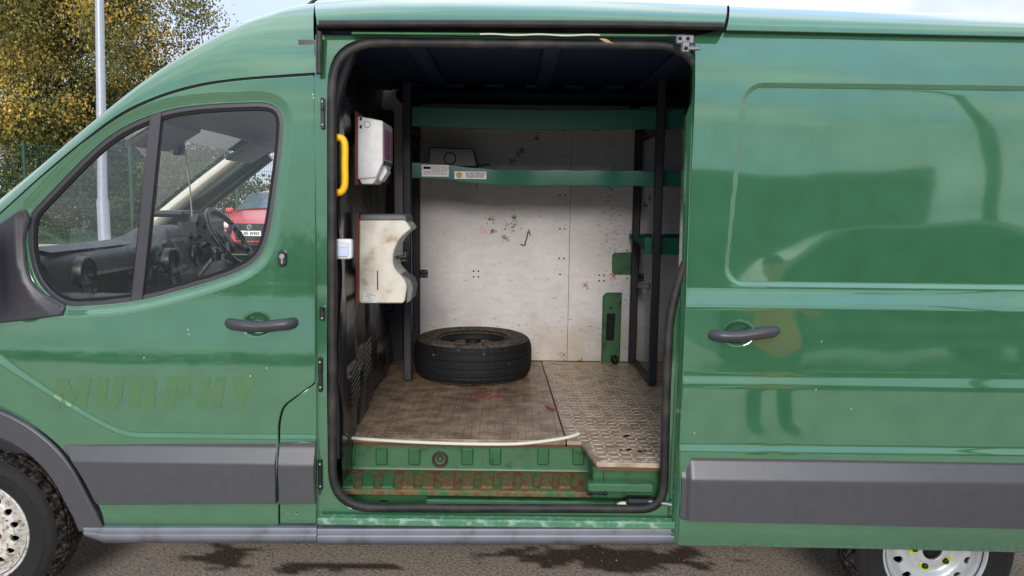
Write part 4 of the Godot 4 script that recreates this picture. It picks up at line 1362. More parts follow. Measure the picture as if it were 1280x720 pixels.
# ---------------------------------------------------------------- cab
func cab() -> void:
	# inside of the near door, floor, far door, lining
	var b := MB.new()
	b.box(Vector3(-1.2, 0.62, ZC), Vector3(0.8, 0.03, 1.9))
	b.box(Vector3(-1.78, 0.85, ZC), Vector3(0.4, 0.03, 1.3), 0.0, Basis(Vector3.BACK, -0.9))
	part(van, "cab_floor", b, M.dash)
	b = MB.new()
	b.box(Vector3(-1.27, 1.0, -3.06), Vector3(0.86, 0.78, 0.03), 0.01)
	b.box(Vector3(-1.95, 1.22, -3.06), Vector3(0.5, 0.34, 0.03), 0.01)
	part(van, "door_lining", b, M.dash)
	b = MB.new()
	b.box(Vector3(-1.45, 0.95, 2 * ZC + 3.06), Vector3(1.5, 0.85, 0.05), 0.02)
	b.box(Vector3(-0.84, 1.7, 2 * ZC + 3.08), Vector3(0.14, 1.3, 0.04), 0.01)
	part(van, "far_door_lining", b, M.dash)
	b = MB.new()
	var hr := []
	for i in 9:
		var u := i / 8.0
		var row := PackedVector3Array()
		for k in 9:
			var w := k / 8.0
			var s4 := 1.0 - pow(2 * w - 1, 4)
			row.append(Vector3(lerpf(-1.56 - 0.05 * s4, -0.84, u), lerpf(2.07, 2.22, smoothstep(0.0, 0.5, u)) + 0.06 * s4, lerpf(-3.08, 2 * ZC + 3.08, w)))
		hr.append(row)
	b.grid(hr, false, false)
	part(van, "headlining", b, M.headlining)
	# far windscreen pillar, cream inside
	var fp := []
	var fq := []
	for i in 9:
		var u := i / 8.0
		var p0 := U(lerpf(158, 322, u), lerpf(312, 178, u) - 4.0 * sin(PI * u), -4.90)
		fp.append(p0)
	b = MB.new()
	b.tube(PackedVector3Array(fp), [0.075, 0.07, 0.066, 0.062, 0.06, 0.058, 0.056, 0.055, 0.06], 14, false, 0.7)
	part(van, "windscreen_pillar", b, M.cream)
	b = MB.new()
	var ft := []
	for q in [[322, 172], [350, 160], [400, 150]]: ft.append(U(q[0], q[1], -4.92))
	b.tube(PackedVector3Array(ft), 0.07, 10, false, 0.7)
	part(van, "far_window_header", b, M.headlining)
	b = MB.new()
	var fs := []
	for i in 9:
		var u := i / 8.0
		fs.append(U(lerpf(186, 338, u), lerpf(315, 196, u), -4.97))
	b.tube(PackedVector3Array(fs), 0.028, 8)
	part(van, "far_window_seal", b, M.black)
	# dashboard: profile in x and y drawn along z
	var prof := [Vector2(-2.5, 1.36), Vector2(-2.36, 1.46), Vector2(-2.20, 1.535), Vector2(-2.02, 1.555), Vector2(-1.90, 1.53), Vector2(-1.86, 1.49), Vector2(-1.83, 1.40), Vector2(-1.80, 1.28), Vector2(-1.72, 1.22), Vector2(-1.70, 1.16), Vector2(-1.80, 1.05), Vector2(-1.9, 0.7), Vector2(-2.5, 0.7)]
	var rows := []
	for k in 29:
		var u := k / 28.0
		var z := lerpf(-3.10, 2 * ZC + 3.10, u)
		var hum := exp(-pow((z + 4.5) / 0.22, 2))
		var mid := exp(-pow((z + 4.02) / 0.20, 2))
		var row := PackedVector3Array()
		for i in prof.size():
			var q: Vector2 = prof[i]
			var y := q.y
			var x := q.x - 0.05 * pow(2 * u - 1, 4)
			if i >= 2 and i <= 5: y += 0.065 * hum + 0.01 * mid
			if i >= 4 and i <= 9: x += 0.10 * mid + 0.02 * hum
			row.append(Vector3(x, y, z))
		rows.append(row)
	b = MB.new()
	b.grid(rows, false, false)
	b.cap(rows[0], true); b.cap(rows[28], false)
	var ds := part(van, "dashboard", b, M.dash)
	# lighter top pad, trim strip, vents, instrument binnacle, screen
	b = MB.new()
	rows = []
	for k in 15:
		var u := k / 14.0
		var z := lerpf(-3.16, -4.2, u)
		rows.append(PackedVector3Array([Vector3(-2.34, 1.482, z), Vector3(-2.20, 1.545, z), Vector3(-2.02, 1.562, z), Vector3(-1.92, 1.545, z)]))
	b.grid(rows, false, false)
	part(ds, "dash_top", b, M.dash2)
	b = MB.new()
	b.box(Vector3(-1.806, 1.30, -3.55), Vector3(0.02, 0.03, 0.72), 0.008)
	b.box(Vector3(-1.77, 1.30, -4.45), Vector3(0.02, 0.03, 0.6), 0.008)
	part(ds, "trim_strip", b, M.dash2)
	b = MB.new()
	b.box(Vector3(-1.83, 1.385, -3.55), Vector3(0.03, 0.13, 0.62), 0.012)
	part(ds, "glovebox_lid", b, M.black)
	for z in [-3.24, -3.86, -4.16]:
		b = MB.new()
		b.lathe(PackedVector2Array([Vector2(0.0, 0.01), Vector2(0.045, 0.012), Vector2(0.055, 0.022), Vector2(0.065, 0.016), Vector2(0.066, -0.02)]), 20, Transform3D(Basis(Vector3.BACK, -PI / 2), Vector3(-1.83 + (0.09 if z < -3.8 else 0.0), 1.46, z)))
		part(ds, "air_vent", b, M.black)
	b = MB.new()
	b.box(U(222, 267, -4.35), Vector3(0.20, 0.035, 0.30), 0.016)
	part(ds, "coin_tray", b, M.black)
	b = MB.new()
	b.box(Vector3(-1.75, 1.40, -4.02), Vector3(0.06, 0.34, 0.26), 0.02, Basis(Vector3.BACK, 0.2))
	part(ds, "centre_console", b, M.black)
	# steering wheel
	var wc := U(287, 298, -4.45)
	var ax := Vector3(0.84, 0.54, 0).normalized()
	var e1 := Vector3(-0.54, 0.84, 0).normalized(); var e2 := Vector3(0, 0, 1)
	b = MB.new()
	var ring := PackedVector3Array()
	for k in 48:
		var a := TAU * k / 48
		ring.append(wc + e1 * cos(a) * 0.195 + e2 * sin(a) * 0.195)
	b.tube(ring, 0.017, 10, true)
	var swb := part(van, "steering_wheel", b, M.black)
	b = MB.new()
	b.lathe(PackedVector2Array([Vector2(0.0, 0.02), Vector2(0.05, 0.016), Vector2(0.075, 0.0), Vector2(0.08, -0.04), Vector2(0.05, -0.07)]), 20, Transform3D(Basis(e2, ax, e1.cross(Vector3.ZERO) + e1), wc - ax * 0.02))
	b.tube(PackedVector3Array([wc - ax * 0.05, wc - ax * 0.35]), 0.05, 10)
	part(swb, "wheel_hub", b, M.dash)
	for a in [0.35 * PI, 0.65 * PI, -0.35 * PI, -0.65 * PI]:
		b = MB.new()
		b.tube(PackedVector3Array([wc - ax * 0.03, wc + e1 * cos(a) * 0.19 + e2 * sin(a) * 0.19]), 0.016, 8)
		part(swb, "spoke", b, M.dash)
	# gear lever on the console
	b = MB.new()
	var gk := U(270, 318, -4.05)
	b.tube(PackedVector3Array([gk + Vector3(-0.09, -0.11, 0), gk]), 0.012, 8)
	part(van, "gear_lever", b, M.steel)
	b = MB.new()
	b.lathe(PackedVector2Array([Vector2(0.0, 0.04), Vector2(0.02, 0.035), Vector2(0.028, 0.01), Vector2(0.022, -0.03), Vector2(0.0, -0.04)]), 12, Transform3D(Basis.IDENTITY, gk))
	part(van, "gear_knob", b, M.black)
	# stalk cluster between wheel and dash
	b = MB.new()
	b.box(U(252, 285, -4.4), Vector3(0.16, 0.16, 0.34), 0.04)
	part(van, "column_shroud", b, M.black)
	# rear view device and sun visor at the windscreen head
	b = MB.new()
	var mp := U(223, 184, -4.02)
	b.box(mp, Vector3(0.05, 0.085, 0.07), 0.012)
	b.box(mp + Vector3(-0.07, 0.04, 0.0), Vector3(0.14, 0.02, 0.03), 0.006)
	part(van, "windscreen_camera", b, M.black)
	b = MB.new()
	b.tube(PackedVector3Array([mp + Vector3(0.03, 0, 0), mp + Vector3(0.05, -0.16, 0), mp + Vector3(0.06, -0.36, 0.0)]), 0.004, 6)
	part(van, "hanging_cord", b, M.cream)
	for z in [-3.45, -4.58]:
		b = MB.new()
		b.box(Vector3(-1.56, 2.05, z), Vector3(0.20, 0.025, 0.40), 0.012, Basis(Vector3.BACK, 0.55))
		part(van, "sun_visor", b, M.headlining)
	# seats
	for z in [-3.5, -4.5]:
		b = MB.new()
		b.box(Vector3(-1.14, 1.06, z), Vector3(0.5, 0.16, 0.50), 0.05)
		b.box(Vector3(-1.14, 0.8, z), Vector3(0.4, 0.35, 0.40), 0.03)
		var st := part(van, "seat", b, M.dash)
		b = MB.new()
		b.box(Vector3(-0.965, 1.40, z), Vector3(0.14, 0.62, 0.48), 0.05, Basis(Vector3.BACK, -0.12))
		part(st, "backrest", b, M.dash)
	# traffic cone standing in the cab
	b = MB.new()
	var cb := Vector3(U(205, 340, -4.0).x, 0.64, -4.0)
	b.lathe(PackedVector2Array([Vector2(0.0, 0.0), Vector2(0.17, 0.0), Vector2(0.17, 0.03), Vector2(0.12, 0.04), Vector2(0.06, 0.50)]), 20, Transform3D(Basis.IDENTITY, cb))
	b.lathe(PackedVector2Array([Vector2(0.038, 0.66), Vector2(0.024, 0.77), Vector2(0.0, 0.775)]), 20, Transform3D(Basis.IDENTITY, cb))
	var cone := thing("traffic_cone", "red and white traffic cone standing in the van's cab", "cone", cb)
	part(cone, "cone_body", b, mat(Color(0.75, 0.13, 0.10), 0.5))
	b = MB.new()
	b.lathe(PackedVector2Array([Vector2(0.060, 0.50), Vector2(0.038, 0.66)]), 20, Transform3D(Basis.IDENTITY, cb))
	part(cone, "reflective_band", b, M.white)
	# aerial base seen over the roof edge
	b = MB.new()
	var ab := U(384, 9, -3.5)
	b.tube(PackedVector3Array([U(379, 13, -3.5), U(384, 8, -3.5), U(404, -9, -3.5)]), 0.0085, 8)
	part(van, "aerial", b, M.black)

# ---------------------------------------------------------------- wheels: built round the local z axis, outer face at z = 0
func tyre_mesh(R: float, rb: float, W: float, mode: int) -> Array:
	var sides := 180
	var side := MB.new(); var tread := MB.new()
	var T := Transform3D(Basis(Vector3(1, 0, 0), Vector3(0, 0, 1), Vector3(0, -1, 0)), Vector3.ZERO)   # lathe height -> +z
	var sh := R - 0.018
	var pr := PackedVector2Array()
	for q in smooth_line([Vector2(rb - 0.012, -0.018), Vector2(rb + 0.004, -0.010), Vector2(rb + 0.012, -0.006), Vector2(lerpf(rb, sh, 0.35), 0.004), Vector2(lerpf(rb, sh, 0.6), 0.006), Vector2(lerpf(rb, sh, 0.64), 0.0085), Vector2(lerpf(rb, sh, 0.68), 0.0055), Vector2(lerpf(rb, sh, 0.86), -0.001), Vector2(sh, -0.014)], 3): pr.append(q)
	side.lathe(pr, sides, T)
	var p2 := PackedVector2Array()
	for q in pr: p2.append(Vector2(q.x, -W - q.y))
	p2.reverse()
	side.lathe(p2, sides, T)
	# tread between the shoulders
	var na := 44
	var rows := []
	for i in na + 1:
		var u := float(i) / na
		var z := lerpf(-0.014, -W + 0.014, u)
		var ring := PackedVector3Array()
		for s in sides:
			var a := TAU * s / sides
			var cr := R - 0.018 * pow(absf(2 * u - 1), 4)
			var r := cr
			var e := minf(u, 1.0 - u)
			if mode == 0:      # shoulder lugs with cuts between, two zigzag ribs
				var lug := 0.0
				if e < 0.24: lug = 1.0 if (s % 6) < 2 else 0.0
				r -= 0.016 * lug * (1.0 - smoothstep(0.20, 0.24, e))
				for gpos in [0.26, 0.5, 0.74]:
					if absf(u + 0.010 * signf(sin(s * 0.62)) - gpos) < 0.022: r -= 0.009
			else:
				for gpos in [0.16, 0.39, 0.61, 0.84]:
					if absf(u + 0.006 * (absf(fposmod(s * 0.16, 2.0) - 1.0) * 2.0 - 1.0) - gpos) < 0.014: r -= 0.009
				if (s % 3) == 0 and e < 0.40 and e > 0.20: r -= 0.0012
				if (s % 4) == 0 and e < 0.12: r -= 0.003
			ring.append(Vector3(cos(a) * r, sin(a) * r, z))
		rows.append(ring)
	tread.grid(rows, true, true)
	return [side.mesh(), tread.mesh()]

func rim_mesh(holes_n: int, hr: float, at: float, hub: float, deep := false) -> Array:
	var b := MB.new()
	var T := Transform3D(Basis(Vector3(1, 0, 0), Vector3(0, 0, 1), Vector3(0, -1, 0)), Vector3.ZERO)
	b.lathe(PackedVector2Array([Vector2(0.222, -0.03), Vector2(0.222, -0.008), Vector2(0.218, -0.003), Vector2(0.212, -0.006), Vector2(0.207, -0.016), Vector2(0.200, -0.030), Vector2(0.190, -0.036), Vector2(0.186, -0.06)]), 64, T)
	b.lathe(PackedVector2Array([Vector2(0.186, -0.06), Vector2(0.182, -0.2)]), 48, T)
	var d := MB.new()
	var hs := []
	for k in holes_n: hs.append(circle(Vector2.from_angle(TAU * (k + 0.5) / holes_n) * at, hr, 14))
	hs.append(circle(Vector2.ZERO, hub, 20))
	var zf := func(x, y):
		var r := Vector2(x, y).length()
		if deep: return -0.105 + 0.062 * smoothstep(0.165, 0.125, r) - 0.012 * smoothstep(0.10, 0.08, r)
		return -0.052 + 0.034 * smoothstep(0.188, 0.150, r) - 0.022 * smoothstep(0.125, 0.085, r) + 0.01 * smoothstep(0.082, 0.06, r)
	d.skin(circle(Vector2.ZERO, 0.188, 56), hs, zf, 0.012, 0.008, 0.012)
	return [b.mesh(), d.mesh()]

func wheels() -> void:
	var ty := tyre_mesh(0.352, 0.215, 0.225, 0)
	for w in [[-31.0, 667.0, "front", M.rim], [1171.0, 692.0, "rear", M.rim2]]:
		var p := U(w[0], w[1], -3.03)
		var wh := Node3D.new()
		wh.name = "wheel"
		van.add_child(wh, true)
		wh.position = p - van.position
		part(wh, "tyre", ty[0], M.tyre, true)
		part(wh, "tread", ty[1], M.tread, true)
		var rm := rim_mesh(16 if w[2] == "front" else 12, 0.0165 if w[2] == "front" else 0.019, 0.150, 0.045)
		part(wh, "rim", rm[0], w[3], true)
		part(wh, "wheel_disc", rm[1], w[3], true)
		var b := MB.new()
		b.lathe(PackedVector2Array([Vector2(0.0, 0.0), Vector2(0.17, 0.0)]), 24, Transform3D(Basis(Vector3(1, 0, 0), Vector3(0, 0, 1), Vector3(0, -1, 0)), Vector3(0, 0, -0.11)))
		b.lathe(PackedVector2Array([Vector2(0.0, 0.0), Vector2(0.03, 0.0), Vector2(0.04, -0.01), Vector2(0.044, -0.06)]), 24, Transform3D(Basis(Vector3(1, 0, 0), Vector3(0, 0, 1), Vector3(0, -1, 0)), Vector3(0, 0, -0.035)))
		part(wh, "brake_hub", b, M.dark, true)
		for k in (5 if w[2] == "rear" else 5):
			var a := TAU * (k + (0.06 if w[2] == "rear" else 0.3)) / 5.0 + 0.5
			b = MB.new()
			var T := Transform3D(Basis(Vector3(1, 0, 0), Vector3(0, 0, 1), Vector3(0, -1, 0)), Vector3(cos(a) * 0.075, sin(a) * 0.075, -0.04))
			b.lathe(PackedVector2Array([Vector2(0.0, 0.018), Vector2(0.010, 0.018), Vector2(0.013, 0.012), Vector2(0.014, 0.0)]), 6, T)
			var bo := part(wh, "wheel_nut", b, M.black if w[2] == "rear" else M.rustwood, true)
			if w[2] == "rear":
				b = MB.new()
				b.lathe(PackedVector2Array([Vector2(0.014, 0.006), Vector2(0.019, 0.008), Vector2(0.023, 0.003), Vector2(0.023, -0.006)]), 16, T)
				b.box(Vector3(cos(a) * 0.075 + 0.02 * cos(a + 1.0), sin(a) * 0.075 + 0.02 * sin(a + 1.0), -0.036), Vector3(0.02, 0.012, 0.006), 0.002, Basis(Vector3.BACK, a + 1.0))
				part(wh, "nut_indicator", b, M.bolt, true)
	# spare, flat on the load floor
	var sp := thing("spare_tyre", "worn black spare tyre on a dusty steel wheel lying flat on the load floor", "tyre", Vector3(-0.235, FLOOR + 0.004, -4.60))
	var lay := Basis(Vector3.RIGHT, -PI / 2)
	var ts := tyre_mesh(0.360, 0.210, 0.235, 1)
	var lift_up := Vector3(0, 0.235, 0)
	var a1 := part(sp, "sidewall", ts[0], M.dust_top, true); a1.basis = lay; a1.position = lift_up
	var a2 := part(sp, "tread", ts[1], M.dust_tyre, true); a2.basis = lay; a2.position = lift_up
	var rr := rim_mesh(12, 0.012, 0.108, 0.03, true)
	var a3 := part(sp, "rim", rr[0], M.tyre, true); a3.basis = lay; a3.position = lift_up
	var a4 := part(sp, "wheel_disc", rr[1], M.dust_top, true); a4.basis = lay; a4.position = lift_up
	var hb := MB.new()
	hb.lathe(PackedVector2Array([Vector2(0.0, 0.03), Vector2(0.040, 0.03), Vector2(0.046, 0.024), Vector2(0.048, -0.03)]), 24, Transform3D(Basis.IDENTITY, lift_up + Vector3(0, -0.045, 0)))
	part(sp, "hub_cap", hb, M.dark, true)
	var db := MB.new()
	for q in [[0.9, 0.30, 0.05], [1.35, 0.12, 0.04], [2.2, 0.17, 0.03], [1.75, 0.06, 0.02]]:
		var r := 0.362
		db.box(Vector3(cos(q[0]) * r, 0.235 * (1.0 - q[1] * 1.6), sin(q[0]) * r), Vector3(0.018, 0.012, 0.006), 0.003, Basis(Vector3.UP, PI / 2 - q[0]))
	part(sp, "caked_mud", db, M.dust_top, true)

# ---------------------------------------------------------------- things in the load space
func cargo_things() -> void:
	var b: MB
	# shelving rack
	var xL := Uy(510, 476, FLOOR).x; var zF := Uy(510, 476, FLOOR).z
	var xR := Uy(811, 478, FLOOR).x
	var zBk := ZW + 0.05
	var rk := thing("shelving_rack", "black tube frame rack with bent green steel shelves along the white inner wall", "shelf", Vector3((xL + xR) * 0.5, FLOOR, (zF + zBk) * 0.5))
	for q in [[xL, zF, 2.44], [xL - 0.02, zBk, 2.44], [xR, zF + 0.06, 2.46], [xR - 0.02, zBk, 2.36]]:
		b = MB.new()
		b.box(Vector3(q[0], (FLOOR + q[2]) * 0.5 + 0.003, q[1]), Vector3(0.048, q[2] - FLOOR - 0.006, 0.045), 0.006)
		part(rk, "upright", b, M.rack)
	for x in [xL, xR]:
		for y in [0.735, 1.27, 1.93, 2.19]:
			if x == xR or y > 1.9:
				b = MB.new()
				b.box(Vector3(x, y, (zF + zBk) * 0.5), Vector3(0.035, 0.035, zF - zBk - 0.05), 0.004, Basis(Vector3.RIGHT, -0.10 if y > 1.2 and y < 1.5 else 0.0))
				part(rk, "cross_bar", b, M.rack)
	# shelves: tray with front lip, the middle one kinked
	for s in [[515, 128, 152, 868, "top", 133, 155], [515, 205, 219, 868, "mid", 212, 228], [806, 297, 316, 868, "low", 297, 316]]:
		var p0 := U(s[0], s[1], zF + 0.03); var pb := U(s[0], s[2], zF + 0.03)
		var x0 := p0.x; var x1 := 1.9
		var h := 0.112 if s[4] == "top" else 0.10 if s[4] == "low" else 0.088
		var ytop := U(690, {"top": 134.5, "mid": 212, "low": 0}[s[4]], zF + 0.03).y if s[4] != "low" else U(830, 296.5, zF + 0.03).y
		b = MB.new()
		var rows := []
		for i in 61:
			var u := i / 60.0
			var x := lerpf(x0, x1, u * u * 0.35 + u * 0.65)
			var dy := 0.0; var dz := 0.0
			if s[4] == "mid":
				var pxx := 640.0 + x / -(zF) * F
				dy = 0.030 * (1.0 - smoothstep(520.0, 625.0, pxx)) - 0.004 * exp(-pow((pxx - 640.0) / 35.0, 2)) + 0.002 * sin(x * 30.0)
				dz = -0.030 * exp(-pow((pxx - 640.0) / 18.0, 2)) - 0.022 * exp(-pow((pxx - 770.0) / 12.0, 2))
			elif s[4] == "top": dy = -0.012 * sin(PI * clampf((x + 0.6) / 1.4, 0, 1))
			var tw := dz * 0.6
			rows.append(PackedVector3Array([Vector3(x, ytop + dy - 0.004, zBk + 0.0), Vector3(x, ytop - 0.03 + dy, zBk), Vector3(x, ytop - h + 0.03 + dy, zF), Vector3(x, ytop - h + 0.004 + dy, zF + 0.015 + dz), Vector3(x, ytop - h + dy, zF + 0.022 + dz), Vector3(x, ytop - h + 0.004 + dy, zF + 0.030 + dz), Vector3(x, ytop - 0.004 + dy, zF + 0.032 + tw * 0.3), Vector3(x, ytop + dy, zF + 0.028 + tw * 0.3), Vector3(x, ytop - 0.004 + dy, zF + 0.022), Vector3(x, ytop - h + 0.036 + dy, zF), Vector3(x, ytop - 0.024 + dy, zBk)]))
		b.grid(rows, false, true)
		part(rk, "shelf", b, M.shelf)
	# labels on the middle shelf
	for q in [[527, 561, 206, 221, false], [568, 608, 214, 224, true]]:
		b = MB.new()
		var a := U(q[0], q[2], zF + 0.036); var c := U(q[1], q[3], zF + 0.036)
		b.box((a + c) * 0.5, Vector3(c.x - a.x, a.y - c.y, 0.002))
		var lb := part(rk, "paper_label", b, M.white)
		b = MB.new()
		var r := RandomNumberGenerator.new(); r.seed = int(q[0])
		if q[4]:
			b.prism(circle(Vector2(lerpf(a.x, c.x, 0.15), (a.y + c.y) * 0.5), (a.y - c.y) * 0.40, 16), a.z + 0.0008, a.z + 0.0018)
			part(lb, "printed_badge", b, mat(Color(0.72, 0.60, 0.30), 0.6))
			b = MB.new()
		else:
			b.box(Vector3(lerpf(a.x, c.x, 0.2), lerpf(a.y, c.y, 0.25), a.z + 0.0012), Vector3((c.x - a.x) * 0.26, (a.y - c.y) * 0.22, 0.001))
		for k in 7:
			var yy := lerpf(a.y, c.y, 0.16 + 0.105 * k)
			var xx := lerpf(a.x, c.x, 0.36 if (q[4] or k < 4) else 0.08)
			while xx < c.x - 0.012:
				var ln := r.randf_range(0.004, 0.016)
				b.box(Vector3(xx + ln * 0.5, yy, a.z + 0.0012), Vector3(ln, 0.0022, 0.001))
				xx += ln + 0.004
		part(lb, "print", b, M.dark)
	# fixing plates on the wall
	for q in [[530, 342, 0.05], [800, 347, 0.05], [522, 123, 0.055], [794, 133, 0.055]]:
		b = MB.new()
		var p := U(q[0], q[1], ZW + 0.012)
		b.box(p, Vector3(q[2], q[2], 0.01), 0.004)
		var pl := part(rk, "fixing_plate", b, M.black)
		for k in 4:
			b = MB.new()
			b.lathe(PackedVector2Array([Vector2(0, 0.004), Vector2(0.005, 0.004), Vector2(0.007, 0.0)]), 8, Transform3D(Basis(Vector3.RIGHT, PI / 2), p + Vector3(0.014 * (1 if k % 2 else -1), 0.014 * (1 if k < 2 else -1), 0.005)))
			part(pl, "screw", b, M.steel)
	# black speaker-like box on the middle shelf
	var bx := thing("black_box", "small black plastic box with a round opening standing on the middle shelf", "box", U(565, 207, zF - 0.12))
	b = MB.new()
	b.prism(polyz([[537, 184, 2], [592, 186, 2], [597, 209], [536, 208]], zF - 0.14), zF - 0.30, zF - 0.12, 0.006)
	part(bx, "case", b, M.rack)
	b = MB.new()
	var oc := U(562.5, 198, zF - 0.118)
	b.lathe(PackedVector2Array([Vector2(0.0, -0.004), Vector2(0.030, -0.002), Vector2(0.034, 0.004), Vector2(0.037, 0.0)]), 22, Transform3D(Basis(Vector3.RIGHT, PI / 2), oc))
	part(bx, "round_opening", b, M.dark)
	b = MB.new()
	b.tube(PackedVector3Array([U(594, 206, zF - 0.13), U(604, 207, zF - 0.12), U(611, 205, zF - 0.12), U(612, 208, zF - 0.12)]), 0.006, 6)
	part(bx, "lead", b, M.dark)
	# white dispenser
	var wd := thing("white_dispenser", "white plastic wall dispenser with red and blue print, upper one on the black bulkhead", "dispenser", U(447, 230, -3.6))
	var zf1 := -3.45
	b = MB.new()
	b.prism(polyz([[447, 145, 2], [478.5, 151, 3], [478.5, 203, 2], [470, 222, 2], [447, 224, 2]], zf1), zf1 - 0.27, zf1, 0.004)
	part(wd, "casing", b, M.white)
	b = MB.new()
	b.prism(polyz([[443.5, 138], [446.8, 140], [446.8, 231], [443.5, 231]], zf1 + 0.005), zf1 - 0.28, zf1 + 0.005, 0.001)
	part(wd, "backboard", b, M.rustwood)
	b = MB.new()
	b.lathe(PackedVector2Array([Vector2(0.0, -0.002), Vector2(0.012, -0.002), Vector2(0.013, 0.002), Vector2(0.015, 0.0)]), 18, Transform3D(Basis(Vector3.RIGHT, PI / 2), U(459, 155.5, zf1 + 0.001)))
	part(wd, "round_lock", b, M.greyplastic)
	b = MB.new()
	for y in [148.5, 158.5]: b.box(U(451, y, zf1 + 0.001), Vector3(0.009, 0.014, 0.004))
	part(wd, "hinge_slot", b, M.dark)
	var xf := U(478.5, 151, zf1).x
	for k in 4:
		b = MB.new()
		var ya := U(478, 160, zf1).y; var yc := U(478, 198, zf1).y
		b.box(Vector3(xf + 0.001, (ya + yc) * 0.5, zf1 - 0.04 - 0.06 * k), Vector3(0.003, ya - yc, 0.028))
		part(wd, "print_stripe", b, mat([Color(0.62, 0.15, 0.16), Color(0.15, 0.20, 0.5), Color(0.16, 0.18, 0.3), Color(0.65, 0.12, 0.14)][k], 0.5))
		b = MB.new()
		b.box(Vector3(xf + 0.001, yc - 0.02, zf1 - 0.04 - 0.06 * k), Vector3(0.003, 0.02, 0.026))
		part(wd, "print_stripe", b, M.dark)
	b = MB.new()
	b.prism(polyz([[449, 224], [472, 221], [466, 230, 2], [452, 230, 2]], zf1 - 0.01), zf1 - 0.2, zf1 - 0.01, 0.003)
	b.prism(polyz([[470, 222], [481, 203], [484, 215], [476, 227]], zf1 - 0.06), zf1 - 0.16, zf1 - 0.06, 0.003)
	part(wd, "nozzle", b, M.white)
	# towel dispenser
	var td := thing("towel_dispenser", "stained beige paper towel dispenser with grey lid, lower one on the black bulkhead", "dispenser", U(448, 380, -3.6))
	var z2 := -3.5
	b = MB.new()
	b.prism(polyz([[449, 275], [506, 275, 3], [514, 286, 3], [501, 296, 8], [494, 308, 8], [490.5, 322, 6], [492, 335, 6], [506, 350, 6], [508.5, 359, 4], [505, 379, 4], [448.5, 379, 4]], z2), z2 - 0.22, z2, 0.005)
	part(td, "casing", b, M.beige)
	b = MB.new()
	b.prism(polyz([[450, 268, 3], [506, 268.5, 5], [508.5, 275.5], [449, 275.8]], z2 + 0.001), z2 - 0.23, z2 + 0.003, 0.006)
	part(td, "lid", b, M.greyplastic)
	b = MB.new()
	b.prism(polyz([[444.5, 266], [448.2, 267], [448.2, 380], [444.5, 380]], z2 + 0.006), z2 - 0.24, z2 + 0.006, 0.001)
	part(td, "backboard", b, M.rustwood)
	b = MB.new()
	b.prism(polyz([[500, 342], [513, 350, 2], [516.5, 360, 3], [514, 376, 3], [508, 379], [509, 360]], z2 - 0.03), z2 - 0.20, z2 - 0.03, 0.003)
	part(td, "front_guard", b, M.greyplastic)
	b = MB.new()
	b.box(U(472, 350.5, z2 + 0.001), Vector3(0.006, 0.09, 0.003), 0.001)
	part(td, "sight_slot", b, M.rustwood)
	b = MB.new()
	b.box(U(462, 372, z2 + 0.001), Vector3(0.062, 0.046, 0.002))
	var lb2 := part(td, "paper_label", b, M.white)
	b = MB.new()
	for k in 6: b.box(U(462 + 2.0 * sin(k * 2.1), 367 + 2.0 * k, z2 + 0.0025), Vector3(0.03 + 0.015 * sin(k * 1.7), 0.0015, 0.001))
	part(lb2, "print", b, M.greyplastic)
	b = MB.new()
	var lv := U(492, 322, z2 - 0.10)
	b.tube(PackedVector3Array([lv, U(508, 321, z2 - 0.10)]), 0.008, 8)
	b.box(U(507, 317, z2 - 0.10), Vector3(0.022, 0.03, 0.02), 0.005)
	b.box(U(505, 325, z2 - 0.12), Vector3(0.03, 0.022, 0.02), 0.005)
	part(td, "feed_lever", b, M.black)
	# light switch
	var sw := thing("light_switch", "square white rocker switch on the black lining beside the door seal", "switch", U(428, 324, -3.05))
	b = MB.new()
	b.prism(polyz([[417, 299, 4], [439, 299, 4], [439, 324, 4], [417, 324, 4]], -3.03), -3.07, -3.035, 0.005)
	part(sw, "surround", b, M.white)
	b = MB.new()
	b.prism(polyz([[419.5, 302.5, 3], [436, 302.5, 3], [435.5, 321, 3], [419.5, 321, 3]], -3.03), -3.04, -3.029, 0.003)
	part(sw, "rocker", b, mat(Color(0.72, 0.76, 0.86), 0.35))
	b = MB.new()
	b.box(U(427.5, 307, -3.0275), Vector3(0.032, 0.011, 0.002))
	part(sw, "indicator", b, M.cream)
	# debris
	var r2 := RandomNumberGenerator.new(); r2.seed = 3
	for q in [[780, 632, 0.022, -2.99, "pale lump of stone lying in the door track near the right end of the sill"]]:
		b = MB.new()
		var c := U(q[0], q[1], q[3])
		var rows := []
		for i in 7:
			var t := PI * i / 6.0
			var ring := PackedVector3Array()
			for k in 9:
				var a := TAU * k / 9
				ring.append(c + Vector3(cos(a) * sin(t) * 1.5, cos(t) * 0.7, sin(a) * sin(t)) * q[2] * (0.8 + 0.5 * r2.randf()))
			rows.append(ring)
		b.grid(rows, true, false)
		single("stone", q[4], "stone", b, M.cream, c)
	b = MB.new()
	var lf := U(759, 50.5, -2.985)
	var g := []
	for i in 7:
		var u := i / 6.0
		var w := 0.007 * sin(PI * clampf(u * 1.1, 0, 1))
		g.append(PackedVector3Array([lf + Vector3(-0.03 + 0.055 * u, w + 0.006 - 0.018 * u, 0.004 * u), lf + Vector3(-0.03 + 0.055 * u, 0.004 - 0.018 * u, 0.006), lf + Vector3(-0.03 + 0.055 * u, -w + 0.006 - 0.018 * u, 0.002)]))
	b.grid(g, false, false)
	single("dead_leaf", "small dry tan leaf caught under the rail above the door opening", "leaf", b, mat(Color(0.62, 0.50, 0.33), 0.8), lf)
	# red paint marks on the floor
	var rmk := mat(Color(0.62, 0.16, 0.20), 0.6)
	b = MB.new()
